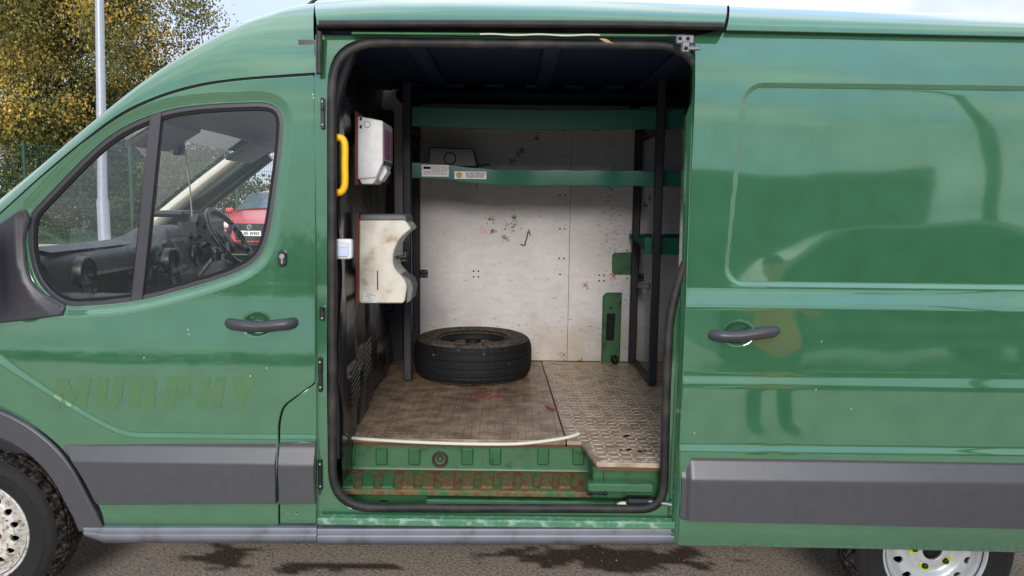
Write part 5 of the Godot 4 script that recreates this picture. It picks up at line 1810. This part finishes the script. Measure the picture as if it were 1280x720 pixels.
	for q in [[585, 494, 600, 496], [600, 496, 612, 493], [606, 493, 626, 491], [612, 497, 626, 494]]:
		var a := Uy(q[0], q[1], FLOOR + 0.003); var c := Uy(q[2], q[3], FLOOR + 0.003)
		b.tube(PackedVector3Array([a, c]), 0.006, 5, false, 0.3)
	part(van, "paint_mark", b, rmk)
	b = MB.new()
	for q in [[683, 507, 688, 511], [685, 510, 692, 512]]:
		b.tube(PackedVector3Array([Uy(q[0], q[1], FLOOR + 0.003), Uy(q[2], q[3], FLOOR + 0.003)]), 0.007, 5, false, 0.3)
	part(van, "paint_mark", b, rmk)
	b = MB.new()
	for q in [[783, 545, 0.03], [786, 562, 0.025], [800, 564, 0.02], [776, 562, 0.012], [806, 563, 0.012]]:
		b.box(Uy(q[0], q[1], FLOOR + 0.003), Vector3(q[2], 0.004, q[2] * 0.6), 0.001, Basis(Vector3.UP, q[0]))
	part(van, "dirt_crumbs", b, M.dark)

# ---------------------------------------------------------------- background
func leaf_mesh() -> ArrayMesh:
	var b := MB.new()
	var p := [Vector3(0, 0, 0), Vector3(0.32, 0.45, 0.08), Vector3(0, 1.0, -0.06), Vector3(-0.32, 0.45, 0.08), Vector3(0, 0.5, 0.0)]
	b.tri(p[0], p[1], p[4]); b.tri(p[1], p[2], p[4]); b.tri(p[2], p[3], p[4]); b.tri(p[3], p[0], p[4])
	return b.mesh()

func foliage(o: Node3D, called: String, centres: Array, per: int, spread: float, size: float, cols: Array, weights: Array, sd: int) -> void:
	var r := RandomNumberGenerator.new(); r.seed = sd
	var mm := MultiMesh.new()
	mm.transform_format = MultiMesh.TRANSFORM_3D
	mm.use_colors = true
	if not M.has("leaf_mesh"): M.leaf_mesh = leaf_mesh()
	mm.mesh = M.leaf_mesh
	mm.instance_count = centres.size() * per
	var i := 0
	for c in centres:
		var tint := r.randf_range(0.55, 1.35)
		var pick := r.randf()
		for k in per:
			var p: Vector3 = c + Vector3(r.randfn(), r.randfn() * 0.75, r.randfn()) * spread
			var bs := Basis(Vector3(r.randfn(), r.randfn(), r.randfn()).normalized(), r.randf() * TAU).scaled(Vector3.ONE * size * r.randf_range(0.6, 1.3))
			mm.set_instance_transform(i, Transform3D(bs, p - o.position))
			var q := clampf(lerpf(pick, r.randf(), 0.36), 0.0, 0.999)
			var col: Color = cols[-1]
			for w in weights.size():
				if q < weights[w]:
					col = cols[w]; break
			var v := tint * r.randf_range(0.75, 1.25)
			mm.set_instance_color(i, Color(col.r * v, col.g * v, col.b * v))
			i += 1
	var mi := MultiMeshInstance3D.new()
	mi.name = called
	mi.multimesh = mm; mi.material_override = M.leaf
	mi.set_meta("kind", "stuff")
	o.add_child(mi, true)

func tree(called: String, label: String, base: Vector3, hgt: float, rad: float, clumps: int, per: int, size: float, cols: Array, weights: Array, sd: int, low := 0.12) -> void:
	var r := RandomNumberGenerator.new(); r.seed = sd
	var o := thing(called, label, "tree", base, "")
	var b := MB.new()
	var tp := [base + Vector3(0, -0.1, 0), base + Vector3(0.1, hgt * 0.25, 0), base + Vector3(-0.1, hgt * 0.5, 0.1), base + Vector3(0.1, hgt * 0.85, 0)]
	var tl := smooth_line(tp, 5)
	var rr := []
	for i in tl.size(): rr.append(lerpf(hgt * 0.022, 0.03, float(i) / tl.size()))
	b.tube(PackedVector3Array(tl), rr, 10)
	part(o, "trunk", b, M.bark)
	var cs := []
	for k in clumps:
		var d := Vector3(r.randfn(), r.randfn(), r.randfn()).normalized()
		var f := pow(r.randf(), 0.42) * (1.0 + 0.22 * sin(d.x * 5.0 + sd) * sin(d.y * 6.0 + 1.0))
		var t := d * f
		cs.append(base + Vector3(t.x * rad, hgt * (0.5 + low * 0.5) + t.y * hgt * (0.5 - low * 0.5), t.z * rad))
	var nb := mini(clumps, 34)
	for k in nb:
		b = MB.new()
		var e: Vector3 = cs[k * clumps / nb]
		var hh := clampf((e.y - base.y) * 0.55, hgt * 0.14, hgt * 0.75)
		var s := base + Vector3(0, hh, 0)
		b.tube(PackedVector3Array(smooth_line([s, s.lerp(e, 0.5) + Vector3(0, 0.3, 0), e], 4)), [0.07, 0.06, 0.055, 0.05, 0.04, 0.03, 0.025, 0.02, 0.015], 6)
		part(o, "branch", b, M.bark)
	foliage(o, "crown", cs, per, rad * 0.072, size, cols, weights, sd + 1)

func background() -> void:
	var b: MB
	var autumn := [Color(0.055, 0.065, 0.018), Color(0.14, 0.13, 0.028), Color(0.27, 0.21, 0.035), Color(0.46, 0.29, 0.04), Color(0.50, 0.23, 0.045)]
	var green := [Color(0.045, 0.065, 0.018), Color(0.075, 0.095, 0.025), Color(0.12, 0.13, 0.03), Color(0.24, 0.19, 0.04)]
	var tb := U(62, 250, -22.0)
	tree("autumn_tree", "large tree with yellow and orange autumn leaves behind the lamp post", Vector3(tb.x, 0.5, -22.0), 12.4, 4.35, 900, 200, 0.085, autumn, [0.28, 0.58, 0.78, 0.92], 21, 0.06)
	tree("roadside_tree", "olive green tree seen through the cab windows, left of the red car", Vector3(U(205, 250, -23.0).x, 0.5, -23.0), 4.9, 2.1, 380, 80, 0.10, green, [0.4, 0.7, 0.92], 33, 0.02)
	tree("bushy_tree", "low bushy tree behind the fence, seen through the front quarter window", Vector3(U(120, 250, -22.2).x, 0.5, -22.2), 4.2, 2.4, 360, 80, 0.10, green, [0.4, 0.7, 0.92], 34, 0.02)
	var hd := thing("hedge", "clipped green hedge behind the red car", "hedge", Vector3(U(330, 250, -25.0).x, 0.5, -25.0))
	b = MB.new()
	b.tube(PackedVector3Array([hd.position + Vector3(-2, 0, 0), hd.position + Vector3(-1.9, 1.4, 0)]), 0.05, 6)
	part(hd, "stem", b, M.bark)
	var cs := []
	for i in 1500: cs.append(hd.position + Vector3(rng.randf_range(-5.5, 28.0), rng.randf_range(0.1, 1.75), rng.randf_range(-0.5, 0.5)))
	foliage(hd, "foliage", cs, 36, 0.22, 0.11, green, [0.4, 0.75, 0.95], 55)
	# fence
	var fn := thing("mesh_fence", "green wire mesh fence under the autumn tree", "fence", Vector3(U(100, 250, -18.5).x, 0.5, -18.5))
	var x0 := U(30, 195, -18.5).x - 2.55
	for i in 6:
		b = MB.new()
		var x := x0 + i * 2.55
		b.box(Vector3(x, 1.78, -18.5), Vector3(0.065, 2.55, 0.065), 0.006)
		b.box(Vector3(x, 3.065, -18.5), Vector3(0.075, 0.02, 0.075), 0.004)
		part(fn, "post", b, M.fence)
		if i == 5: continue
		b = MB.new()
		for k in 48: b.box(Vector3(x + 0.06 + k * 0.052, 1.8, -18.47), Vector3(0.006, 2.4, 0.006))
		for k in 14: b.box(Vector3(x + 1.275, 0.62 + k * 0.18, -18.463), Vector3(2.5, 0.007, 0.007))
		part(fn, "mesh_panel", b, M.fence)
	# lamp post
	var lp := Vector3(U(123.5, 150, -13.5).x, 0.5, -13.5)
	var l := thing("lamp_post", "galvanised steel lamp post in front of the autumn tree", "lamp post", lp)
	b = MB.new()
	b.tube(PackedVector3Array([lp, lp + Vector3(0, 1.2, 0), lp + Vector3(0, 1.25, 0), lp + Vector3(0.22, 8.0, 0)]), [0.105, 0.10, 0.082, 0.055], 20)
	part(l, "column", b, M.galv)
	b = MB.new()
	b.tube(PackedVector3Array([lp + Vector3(0.22, 7.95, 0), lp + Vector3(0.22, 8.15, 0.5), lp + Vector3(0.22, 8.2, 0.9)]), 0.035, 8)
	part(l, "arm", b, M.galv)
	b = MB.new()
	b.box(lp + Vector3(0.22, 8.2, 1.2), Vector3(0.22, 0.12, 0.6), 0.04)
	part(l, "lantern", b, M.galv)
	# kerb and verge
	b = MB.new()
	b.box(Vector3(-8, 0.56, -18.1), Vector3(60, 0.14, 0.14), 0.015)
	struct("kerb", b, M.kerb)
	b = MB.new()
	b.box(Vector3(-8, 0.55, -30.2), Vector3(60, 0.10, 24.0), 0.01)
	struct("verge", b, M.grass)
	red_car()

func red_car() -> void:
	var at := Vector3(U(311, 250, -17.0).x, 0.5, -17.0)
	var c := thing("red_car", "red hatchback parked nose towards the van, seen through the cab windows", "car", at)
	# stations from the nose (z = 0 towards us) to the tail: half width and the heights of sill, waist, roof
	var st := [[0.0, 0.60, 0.28, 0.62, 0.62], [-0.06, 0.76, 0.22, 0.68, 0.70], [-0.35, 0.84, 0.20, 0.76, 0.82], [-0.95, 0.87, 0.20, 0.86, 0.95], [-1.15, 0.875, 0.20, 0.90, 1.0], [-1.9, 0.88, 0.20, 0.95, 1.42], [-2.6, 0.88, 0.20, 0.96, 1.47], [-3.4, 0.87, 0.20, 0.97, 1.42], [-3.9, 0.82, 0.24, 0.96, 1.15], [-4.1, 0.74, 0.30, 0.80, 0.85]]
	var rows := []
	for s in st:
		var r := PackedVector3Array()
		var cab_w: float = s[1] * (0.70 if s[4] > 1.1 else 0.82)
		for q in [[-0.92, s[2]], [-1.0, s[2] + 0.15], [-1.0, s[3] - 0.12], [-0.96, s[3]]]: r.append(at + Vector3(q[0] * s[1], q[1], s[0]))
		r.append(at + Vector3(-cab_w, s[4] - 0.05, s[0])); r.append(at + Vector3(-cab_w * 0.7, s[4], s[0])); r.append(at + Vector3(0, s[4] + 0.02, s[0]))
		r.append(at + Vector3(cab_w * 0.7, s[4], s[0])); r.append(at + Vector3(cab_w, s[4] - 0.05, s[0]))
		for q in [[0.96, s[3]], [1.0, s[3] - 0.12], [1.0, s[2] + 0.15], [0.92, s[2]]]: r.append(at + Vector3(q[0] * s[1], q[1], s[0]))
		rows.append(r)
	var b := MB.new()
	b.grid(rows, true, false)
	b.cap(rows[0], true); b.cap(rows[-1], false)
	part(c, "body", b, M.red)
	# windscreen, proud of the shell
	b = MB.new()
	var w := []
	for i in 5:
		var u := i / 4.0
		var z := lerpf(-1.17, -1.86, u); var y := lerpf(1.02, 1.41, u)
		w.append(PackedVector3Array([at + Vector3(-0.72 + 0.10 * u, y - 0.03, z + 0.02), at + Vector3(-0.4, y + 0.012, z + 0.03), at + Vector3(0, y + 0.03, z + 0.03), at + Vector3(0.4, y + 0.012, z + 0.03), at + Vector3(0.72 - 0.10 * u, y - 0.03, z + 0.02)]))
	b.grid(w, false, true)
	part(c, "windscreen", b, mat(Color(0.30, 0.36, 0.38), 0.08, 0.0, 0.8))
	for sx in [-1.0, 1.0]:
		b = MB.new()
		b.box(at + Vector3(sx * 0.60, 0.66, -0.08), Vector3(0.30, 0.15, 0.16), 0.05, Basis(Vector3.UP, -sx * 0.45))
		part(c, "headlight", b, mat(Color(0.82, 0.84, 0.85), 0.15, 0.2))
		b = MB.new()
		b.box(at + Vector3(sx * 0.94, 0.98, -1.35), Vector3(0.20, 0.13, 0.12), 0.04)
		part(c, "door_mirror", b, M.red)
		for z in [-0.78, -3.25]:
			b = MB.new()
			b.lathe(PackedVector2Array([Vector2(0.0, 0.0), Vector2(0.2, 0.0), Vector2(0.22, -0.01), Vector2(0.29, 0.0), Vector2(0.31, -0.03), Vector2(0.31, -0.2)]), 28, Transform3D(Basis(Vector3.BACK, -sx * PI / 2), at + Vector3(sx * 0.89, 0.31, z)))
			part(c, "wheel", b, M.tyre)
	b = MB.new()
	b.prism(PackedVector2Array([Vector2(at.x - 0.42, at.y + 0.72), Vector2(at.x + 0.42, at.y + 0.72), Vector2(at.x + 0.30, at.y + 0.34), Vector2(at.x - 0.30, at.y + 0.34)]), at.z - 0.05, at.z + 0.025, 0.01)
	b.box(at + Vector3(0, 0.26, -0.0), Vector3(1.2, 0.10, 0.06), 0.02)
	part(c, "grille", b, M.black)
	b = MB.new()
	b.lathe(PackedVector2Array([Vector2(0.040, 0.0), Vector2(0.048, 0.006), Vector2(0.056, 0.0)]), 20, Transform3D(Basis(Vector3.RIGHT, PI / 2), at + Vector3(0, 0.64, 0.028)))
	for q in [[-0.03, 0.68, 0.0, 0.605], [0.0, 0.605, 0.03, 0.68]]: b.tube(PackedVector3Array([at + Vector3(q[0], q[1], 0.03), at + Vector3(q[2], q[3], 0.03)]), 0.006, 5)
	part(c, "badge", b, M.steel)
	b = MB.new()
	b.box(at + Vector3(0, 0.50, 0.036), Vector3(0.53, 0.115, 0.012), 0.004)
	part(c, "number_plate", b, mat(Color(0.86, 0.86, 0.84), 0.4))
	var tm := TextMesh.new()
	tm.text = "DL05 WNX"
	var f := SystemFont.new(); f.font_names = PackedStringArray(["Droid Sans"]); f.font_weight = 700
	tm.font = f; tm.font_size = 32; tm.pixel_size = 0.0030; tm.depth = 0.003
	var ti := part(c, "plate_lettering", tm, M.dark, true)
	ti.position = Vector3(0, 0.50, 0.044)

# ---------------------------------------------------------------- what stands behind the photographer and shows in the paint
func behind_camera() -> void:
	var b: MB
	# warehouse
	var wz := 19.0
	var wh := thing("warehouse", "dark grey flat-roofed warehouse across the yard, reflected in the sliding door", "building", Vector3(8.1, 0, wz))
	b = MB.new()
	b.box(Vector3(8.1, 2.75, wz + 4.0), Vector3(11.0, 5.5, 8.0), 0.02)
	part(wh, "wall", b, mat(Color(0.20, 0.22, 0.24), 0.7))
	b = MB.new()
	b.box(Vector3(8.1, 5.6, wz + 4.0), Vector3(11.2, 0.22, 8.2), 0.03)
	part(wh, "roof_edge", b, mat(Color(0.30, 0.32, 0.34), 0.6))
	for k in 2:
		b = MB.new()
		b.box(Vector3(5.2 + 4.6 * k, 1.9, wz - 0.03), Vector3(3.2, 3.8, 0.06), 0.01)
		part(wh, "roller_door", b, mat(Color(0.13, 0.15, 0.17), 0.5))
	# hedge line either side
	var green := [Color(0.045, 0.065, 0.018), Color(0.075, 0.095, 0.025), Color(0.12, 0.13, 0.03)]
	for q in [[19.0, 14.0, 3.6, "tall dark hedge right of the warehouse, reflected at the rear of the sliding door"], [-12.5, 27.0, 2.6, "long low hedge left of the warehouse, reflected in the front door"]]:
		var hd := thing("yard_hedge", q[3], "hedge", Vector3(q[0], 0, 24.0))
		b = MB.new()
		b.tube(PackedVector3Array([hd.position, hd.position + Vector3(0, q[2] * 0.6, 0)]), 0.06, 6)
		part(hd, "stem", b, M.bark)
		var cs := []
		for i in int(q[1] * q[2] * 7.0): cs.append(hd.position + Vector3(rng.randf_range(-0.5, 0.5) * q[1], rng.randf_range(0.2, q[2]), rng.randf_range(-0.5, 0.5)))
		foliage(hd, "foliage", cs, 26, 0.4, 0.25, green, [0.4, 0.75], int(q[1]))
	# lamp post seen as a reflection
	var lp := Vector3(7.5, 0, 6.0)
	var l := thing("yard_lamp_post", "tall grey lamp post beside the warehouse, reflected in the sliding door", "lamp post", lp)
	b = MB.new()
	b.tube(PackedVector3Array([lp, lp + Vector3(0, 1.2, 0), lp + Vector3(0, 1.3, 0), lp + Vector3(0, 7.0, 0)]), [0.17, 0.17, 0.14, 0.12], 14)
	part(l, "column", b, M.trim)
	b = MB.new()
	b.tube(PackedVector3Array([lp + Vector3(0, 6.9, 0), lp + Vector3(-0.3, 7.25, 0), lp + Vector3(-0.9, 7.3, 0)]), 0.08, 8)
	b.box(lp + Vector3(-1.1, 7.3, 0), Vector3(0.6, 0.14, 0.25), 0.04)
	part(l, "lantern", b, M.trim)
	white_van()
	worker()

func white_van() -> void:
	var c := thing("white_van", "pale panel van parked behind the photographer, reflected in the sliding door", "van", Vector3(5.0, 0, 4.9))
	var o := Transform3D(Basis.IDENTITY, c.position)
	var side := rounded([[2.6, 0.40, 0.1], [2.62, 1.05, 0.15], [2.95, 1.30, 0.2], [3.75, 2.10, 0.3], [4.35, 2.42, 0.3], [7.9, 2.46, 0.15], [8.0, 0.40, 0.1]])
	for i in side.size(): side[i] = side[i] - Vector2(5.0, 0)
	var b := MB.new()
	b.prism(side, 0.0, 0.97, 0.07, o)
	var mirrored := Transform3D(Basis(Vector3(-1, 0, 0), Vector3(0, 1, 0), Vector3(0, 0, -1)), c.position)
	var s2 := PackedVector2Array()
	for q in side: s2.append(Vector2(-q.x, q.y))
	b.prism(s2, 0.0, 0.97, 0.07, mirrored)
	part(c, "body", b, mat(Color(0.45, 0.46, 0.47), 0.5, 0.0, 0.4))
	var gm := mat(Color(0.07, 0.08, 0.09), 0.45, 0.0, 0.2)
	b = MB.new()
	b.prism(PackedVector2Array([Vector2(1.75, 1.38), Vector2(0.75, 1.38), Vector2(0.75, 2.0), Vector2(1.10, 2.0)]), 0.95, 0.978, 0.004, mirrored)
	part(c, "side_window", b, gm)
	b = MB.new()
	var w0 := Vector3(-2.02, 1.36, 0); var w1 := Vector3(-1.30, 2.06, 0)
	var nn := Vector3(-0.7, 0.72, 0).normalized() * 0.012
	b.quad(c.position + w0 + nn + Vector3(0, 0, -0.82), c.position + w0 + nn + Vector3(0, 0, 0.82), c.position + w1 + nn + Vector3(0, 0, 0.76), c.position + w1 + nn + Vector3(0, 0, -0.76))
	part(c, "windscreen", b, gm)
	b = MB.new()
	b.box(c.position + Vector3(-1.75, 1.55, -1.10), Vector3(0.14, 0.34, 0.22), 0.05)
	part(c, "mirror", b, M.black)
	b = MB.new()
	b.box(c.position + Vector3(0.4, 0.75, -0.975), Vector3(3.2, 0.18, 0.03), 0.01)
	part(c, "cladding", b, M.trim)
	for x in [-1.55, 2.0]:
		for sz in [-1.0, 1.0]:
			b = MB.new()
			b.lathe(PackedVector2Array([Vector2(0.0, 0.0), Vector2(0.2, 0.0), Vector2(0.22, -0.01), Vector2(0.32, 0.01), Vector2(0.35, -0.02), Vector2(0.35, -0.2), Vector2(0.0, -0.2)]), 28, Transform3D(Basis(Vector3.RIGHT, sz * PI / 2), c.position + Vector3(x, 0.35, sz * 0.985)))
			part(c, "wheel", b, M.tyre)

# a figure: capsules joined smoothly, meshed as surface nets
func nets(bones: Array, cell: float, soft: float, grow := 0.0) -> MB:
	var bb := AABB(bones[0][0], Vector3.ZERO)
	for q in bones:
		for k in 2:
			bb = bb.expand(q[k] + Vector3.ONE * (q[2 + k] + grow + cell * 2)); bb = bb.expand(q[k] - Vector3.ONE * (q[2 + k] + grow + cell * 2))
	var n := Vector3i((bb.size / cell).ceil()) + Vector3i.ONE
	var val := PackedFloat32Array(); val.resize(n.x * n.y * n.z); val.fill(9.0)
	for q in bones:
		var r: float = maxf(q[2], q[3]) + grow + soft * 2 + cell * 2
		var box := AABB(q[0], Vector3.ZERO).expand(q[1]).grow(r)
		var lo := Vector3i(((box.position - bb.position) / cell).floor()).clamp(Vector3i.ZERO, n - Vector3i.ONE)
		var hi := Vector3i(((box.end - bb.position) / cell).ceil()).clamp(Vector3i.ZERO, n - Vector3i.ONE)
		var d: Vector3 = q[1] - q[0]
		var dd := maxf(d.length_squared(), 1e-9)
		for z in range(lo.z, hi.z + 1):
			for y in range(lo.y, hi.y + 1):
				for x in range(lo.x, hi.x + 1):
					var p := bb.position + Vector3(x, y, z) * cell
					var t := clampf((p - q[0]).dot(d) / dd, 0.0, 1.0)
					var s: float = (p - q[0] - d * t).length() - lerpf(q[2], q[3], t) - grow
					var k := x + n.x * (y + n.y * z)
					var a := val[k]
					var h := maxf(soft - absf(a - s), 0.0) / soft
					val[k] = minf(a, s) - h * h * soft * 0.25
	var b := MB.new()
	var id := PackedInt32Array(); id.resize(val.size()); id.fill(-1)
	var st := [1, n.x, n.x * n.y]
	for z in n.z - 1:
		for y in n.y - 1:
			for x in n.x - 1:
				var k := x + n.x * (y + n.y * z)
				var inside := 0
				for c in 8:
					if val[k + (c & 1) + n.x * ((c >> 1) & 1) + st[2] * (c >> 2)] < 0: inside += 1
				if inside == 0 or inside == 8: continue
				var sum := Vector3.ZERO; var cnt := 0
				for ax in 3:
					for c in 4:
						var o := Vector3i.ZERO
						o[(ax + 1) % 3] = c & 1; o[(ax + 2) % 3] = c >> 1
						var k0: int = k + o.x + n.x * o.y + st[2] * o.z
						var v0 := val[k0]; var v1 := val[k0 + st[ax]]
						if (v0 < 0) != (v1 < 0):
							var p := Vector3(o)
							p[ax] += v0 / (v0 - v1)
							sum += p; cnt += 1
				var g := Vector3(val[k + 1] - val[k], val[k + n.x] - val[k], val[k + st[2]] - val[k])
				id[k] = b.vert(bb.position + (Vector3(x, y, z) + sum / cnt) * cell, g.normalized())
	for z in range(1, n.z - 1):
		for y in range(1, n.y - 1):
			for x in range(1, n.x - 1):
				var k := x + n.x * (y + n.y * z)
				for ax in 3:
					var s0 := val[k] < 0; var s1 := val[k + st[ax]] < 0
					if s0 == s1: continue
					var u: int = st[(ax + 1) % 3]; var w: int = st[(ax + 2) % 3]
					var q := [id[k], id[k - u], id[k - u - w], id[k - w]]
					if q.min() < 0: continue
					if s0: b.itri(q[0], q[1], q[2]); b.itri(q[0], q[2], q[3])
					else: b.itri(q[0], q[2], q[1]); b.itri(q[0], q[3], q[2])
	return b

func worker() -> void:
	var at := Vector3(2.08, 0, 0.15)
	var c := thing("person", "person in an orange hi-vis jacket holding up a phone, reflected in the sliding door", "person", at)
	var v := func(x, y, z): return at + Vector3(x, y, z)
	# joints: facing the van (-z), forearms raised in front of the chest
	var torso := [[v.call(0, 0.98, 0), v.call(0, 1.20, 0.0), 0.150, 0.145], [v.call(-0.07, 1.28, 0), v.call(0.07, 1.28, 0), 0.135, 0.135], [v.call(-0.15, 1.42, 0.0), v.call(0.15, 1.42, 0.0), 0.085, 0.085], [v.call(-0.07, 0.95, 0), v.call(0.07, 0.95, 0), 0.13, 0.13]]
	var arms := []; var hands := []; var legs := []; var boots := []
	for s in [-1.0, 1.0]:
		arms += [[v.call(s * 0.19, 1.42, 0), v.call(s * 0.27, 1.20, -0.10), 0.065, 0.050], [v.call(s * 0.27, 1.20, -0.10), v.call(s * 0.10, 1.44, -0.27), 0.047, 0.034]]
		hands += [[v.call(s * 0.10, 1.44, -0.27), v.call(s * 0.085, 1.50, -0.30), 0.030, 0.034]]
		for f in 4: hands.append([v.call(s * 0.085, 1.475 + 0.02 * f, -0.315), v.call(s * 0.04, 1.485 + 0.018 * f, -0.345 - 0.004 * f), 0.009, 0.008])
		hands.append([v.call(s * 0.085, 1.475, -0.28), v.call(s * 0.045, 1.50, -0.285), 0.011, 0.009])
		legs += [[v.call(s * 0.10, 0.92, 0), v.call(s * 0.12, 0.50, -0.01), 0.095, 0.065], [v.call(s * 0.12, 0.50, -0.01), v.call(s * 0.13, 0.10, 0.02), 0.062, 0.045]]
		boots += [[v.call(s * 0.13, 0.10, 0.03), v.call(s * 0.14, 0.05, 0.03), 0.052, 0.050], [v.call(s * 0.14, 0.045, 0.03), v.call(s * 0.155, 0.04, -0.15), 0.045, 0.040]]
	var head := [[v.call(0, 1.50, 0.0), v.call(0, 1.58, -0.01), 0.055, 0.055], [v.call(0, 1.68, 0.01), v.call(0, 1.70, 0.0), 0.092, 0.090], [v.call(0, 1.63, -0.035), v.call(0, 1.60, -0.05), 0.062, 0.045], [v.call(0, 1.675, -0.088), v.call(0, 1.645, -0.108), 0.010, 0.014], [v.call(-0.09, 1.665, 0.01), v.call(-0.092, 1.64, 0.01), 0.014, 0.010], [v.call(0.09, 1.665, 0.01), v.call(0.092, 1.64, 0.01), 0.014, 0.010]]
	var skin_m := mat(Color(0.78, 0.58, 0.47), 0.6)
	part(c, "body", nets(torso + arms + legs + head + hands, 0.015, 0.03, -0.004), skin_m)
	part(c, "jacket", nets(torso + arms, 0.015, 0.04, 0.018), mat(Color(0.95, 0.36, 0.05), 0.7))
	part(c, "trousers", nets(legs + [torso[3]], 0.015, 0.04, 0.012), M.dark)
	part(c, "boots", nets(boots, 0.014, 0.03), M.dark)
	part(c, "hair", nets([[v.call(0, 1.715, 0.03), v.call(0, 1.73, 0.0), 0.090, 0.086]], 0.012, 0.02), mat(Color(0.16, 0.11, 0.08), 0.8))
	var b := MB.new()
	for s in [-1.0, 1.0]: b.box(at + Vector3(s * 0.033, 1.69, -0.083), Vector3(0.022, 0.010, 0.008), 0.003)
	part(c, "eyes", b, M.dark).set_meta("kind", "stuff")
	b = MB.new()
	b.box(at + Vector3(0, 1.515, -0.325), Vector3(0.16, 0.08, 0.009), 0.003)
	var ph := thing("phone", "dark phone held up sideways by the person in orange", "phone", at + Vector3(0, 1.515, -0.325))
	part(ph, "case", b, M.black)
	b = MB.new()
	b.box(at + Vector3(0, 1.515, -0.3195), Vector3(0.15, 0.072, 0.002))
	part(ph, "screen", b, M.dark)
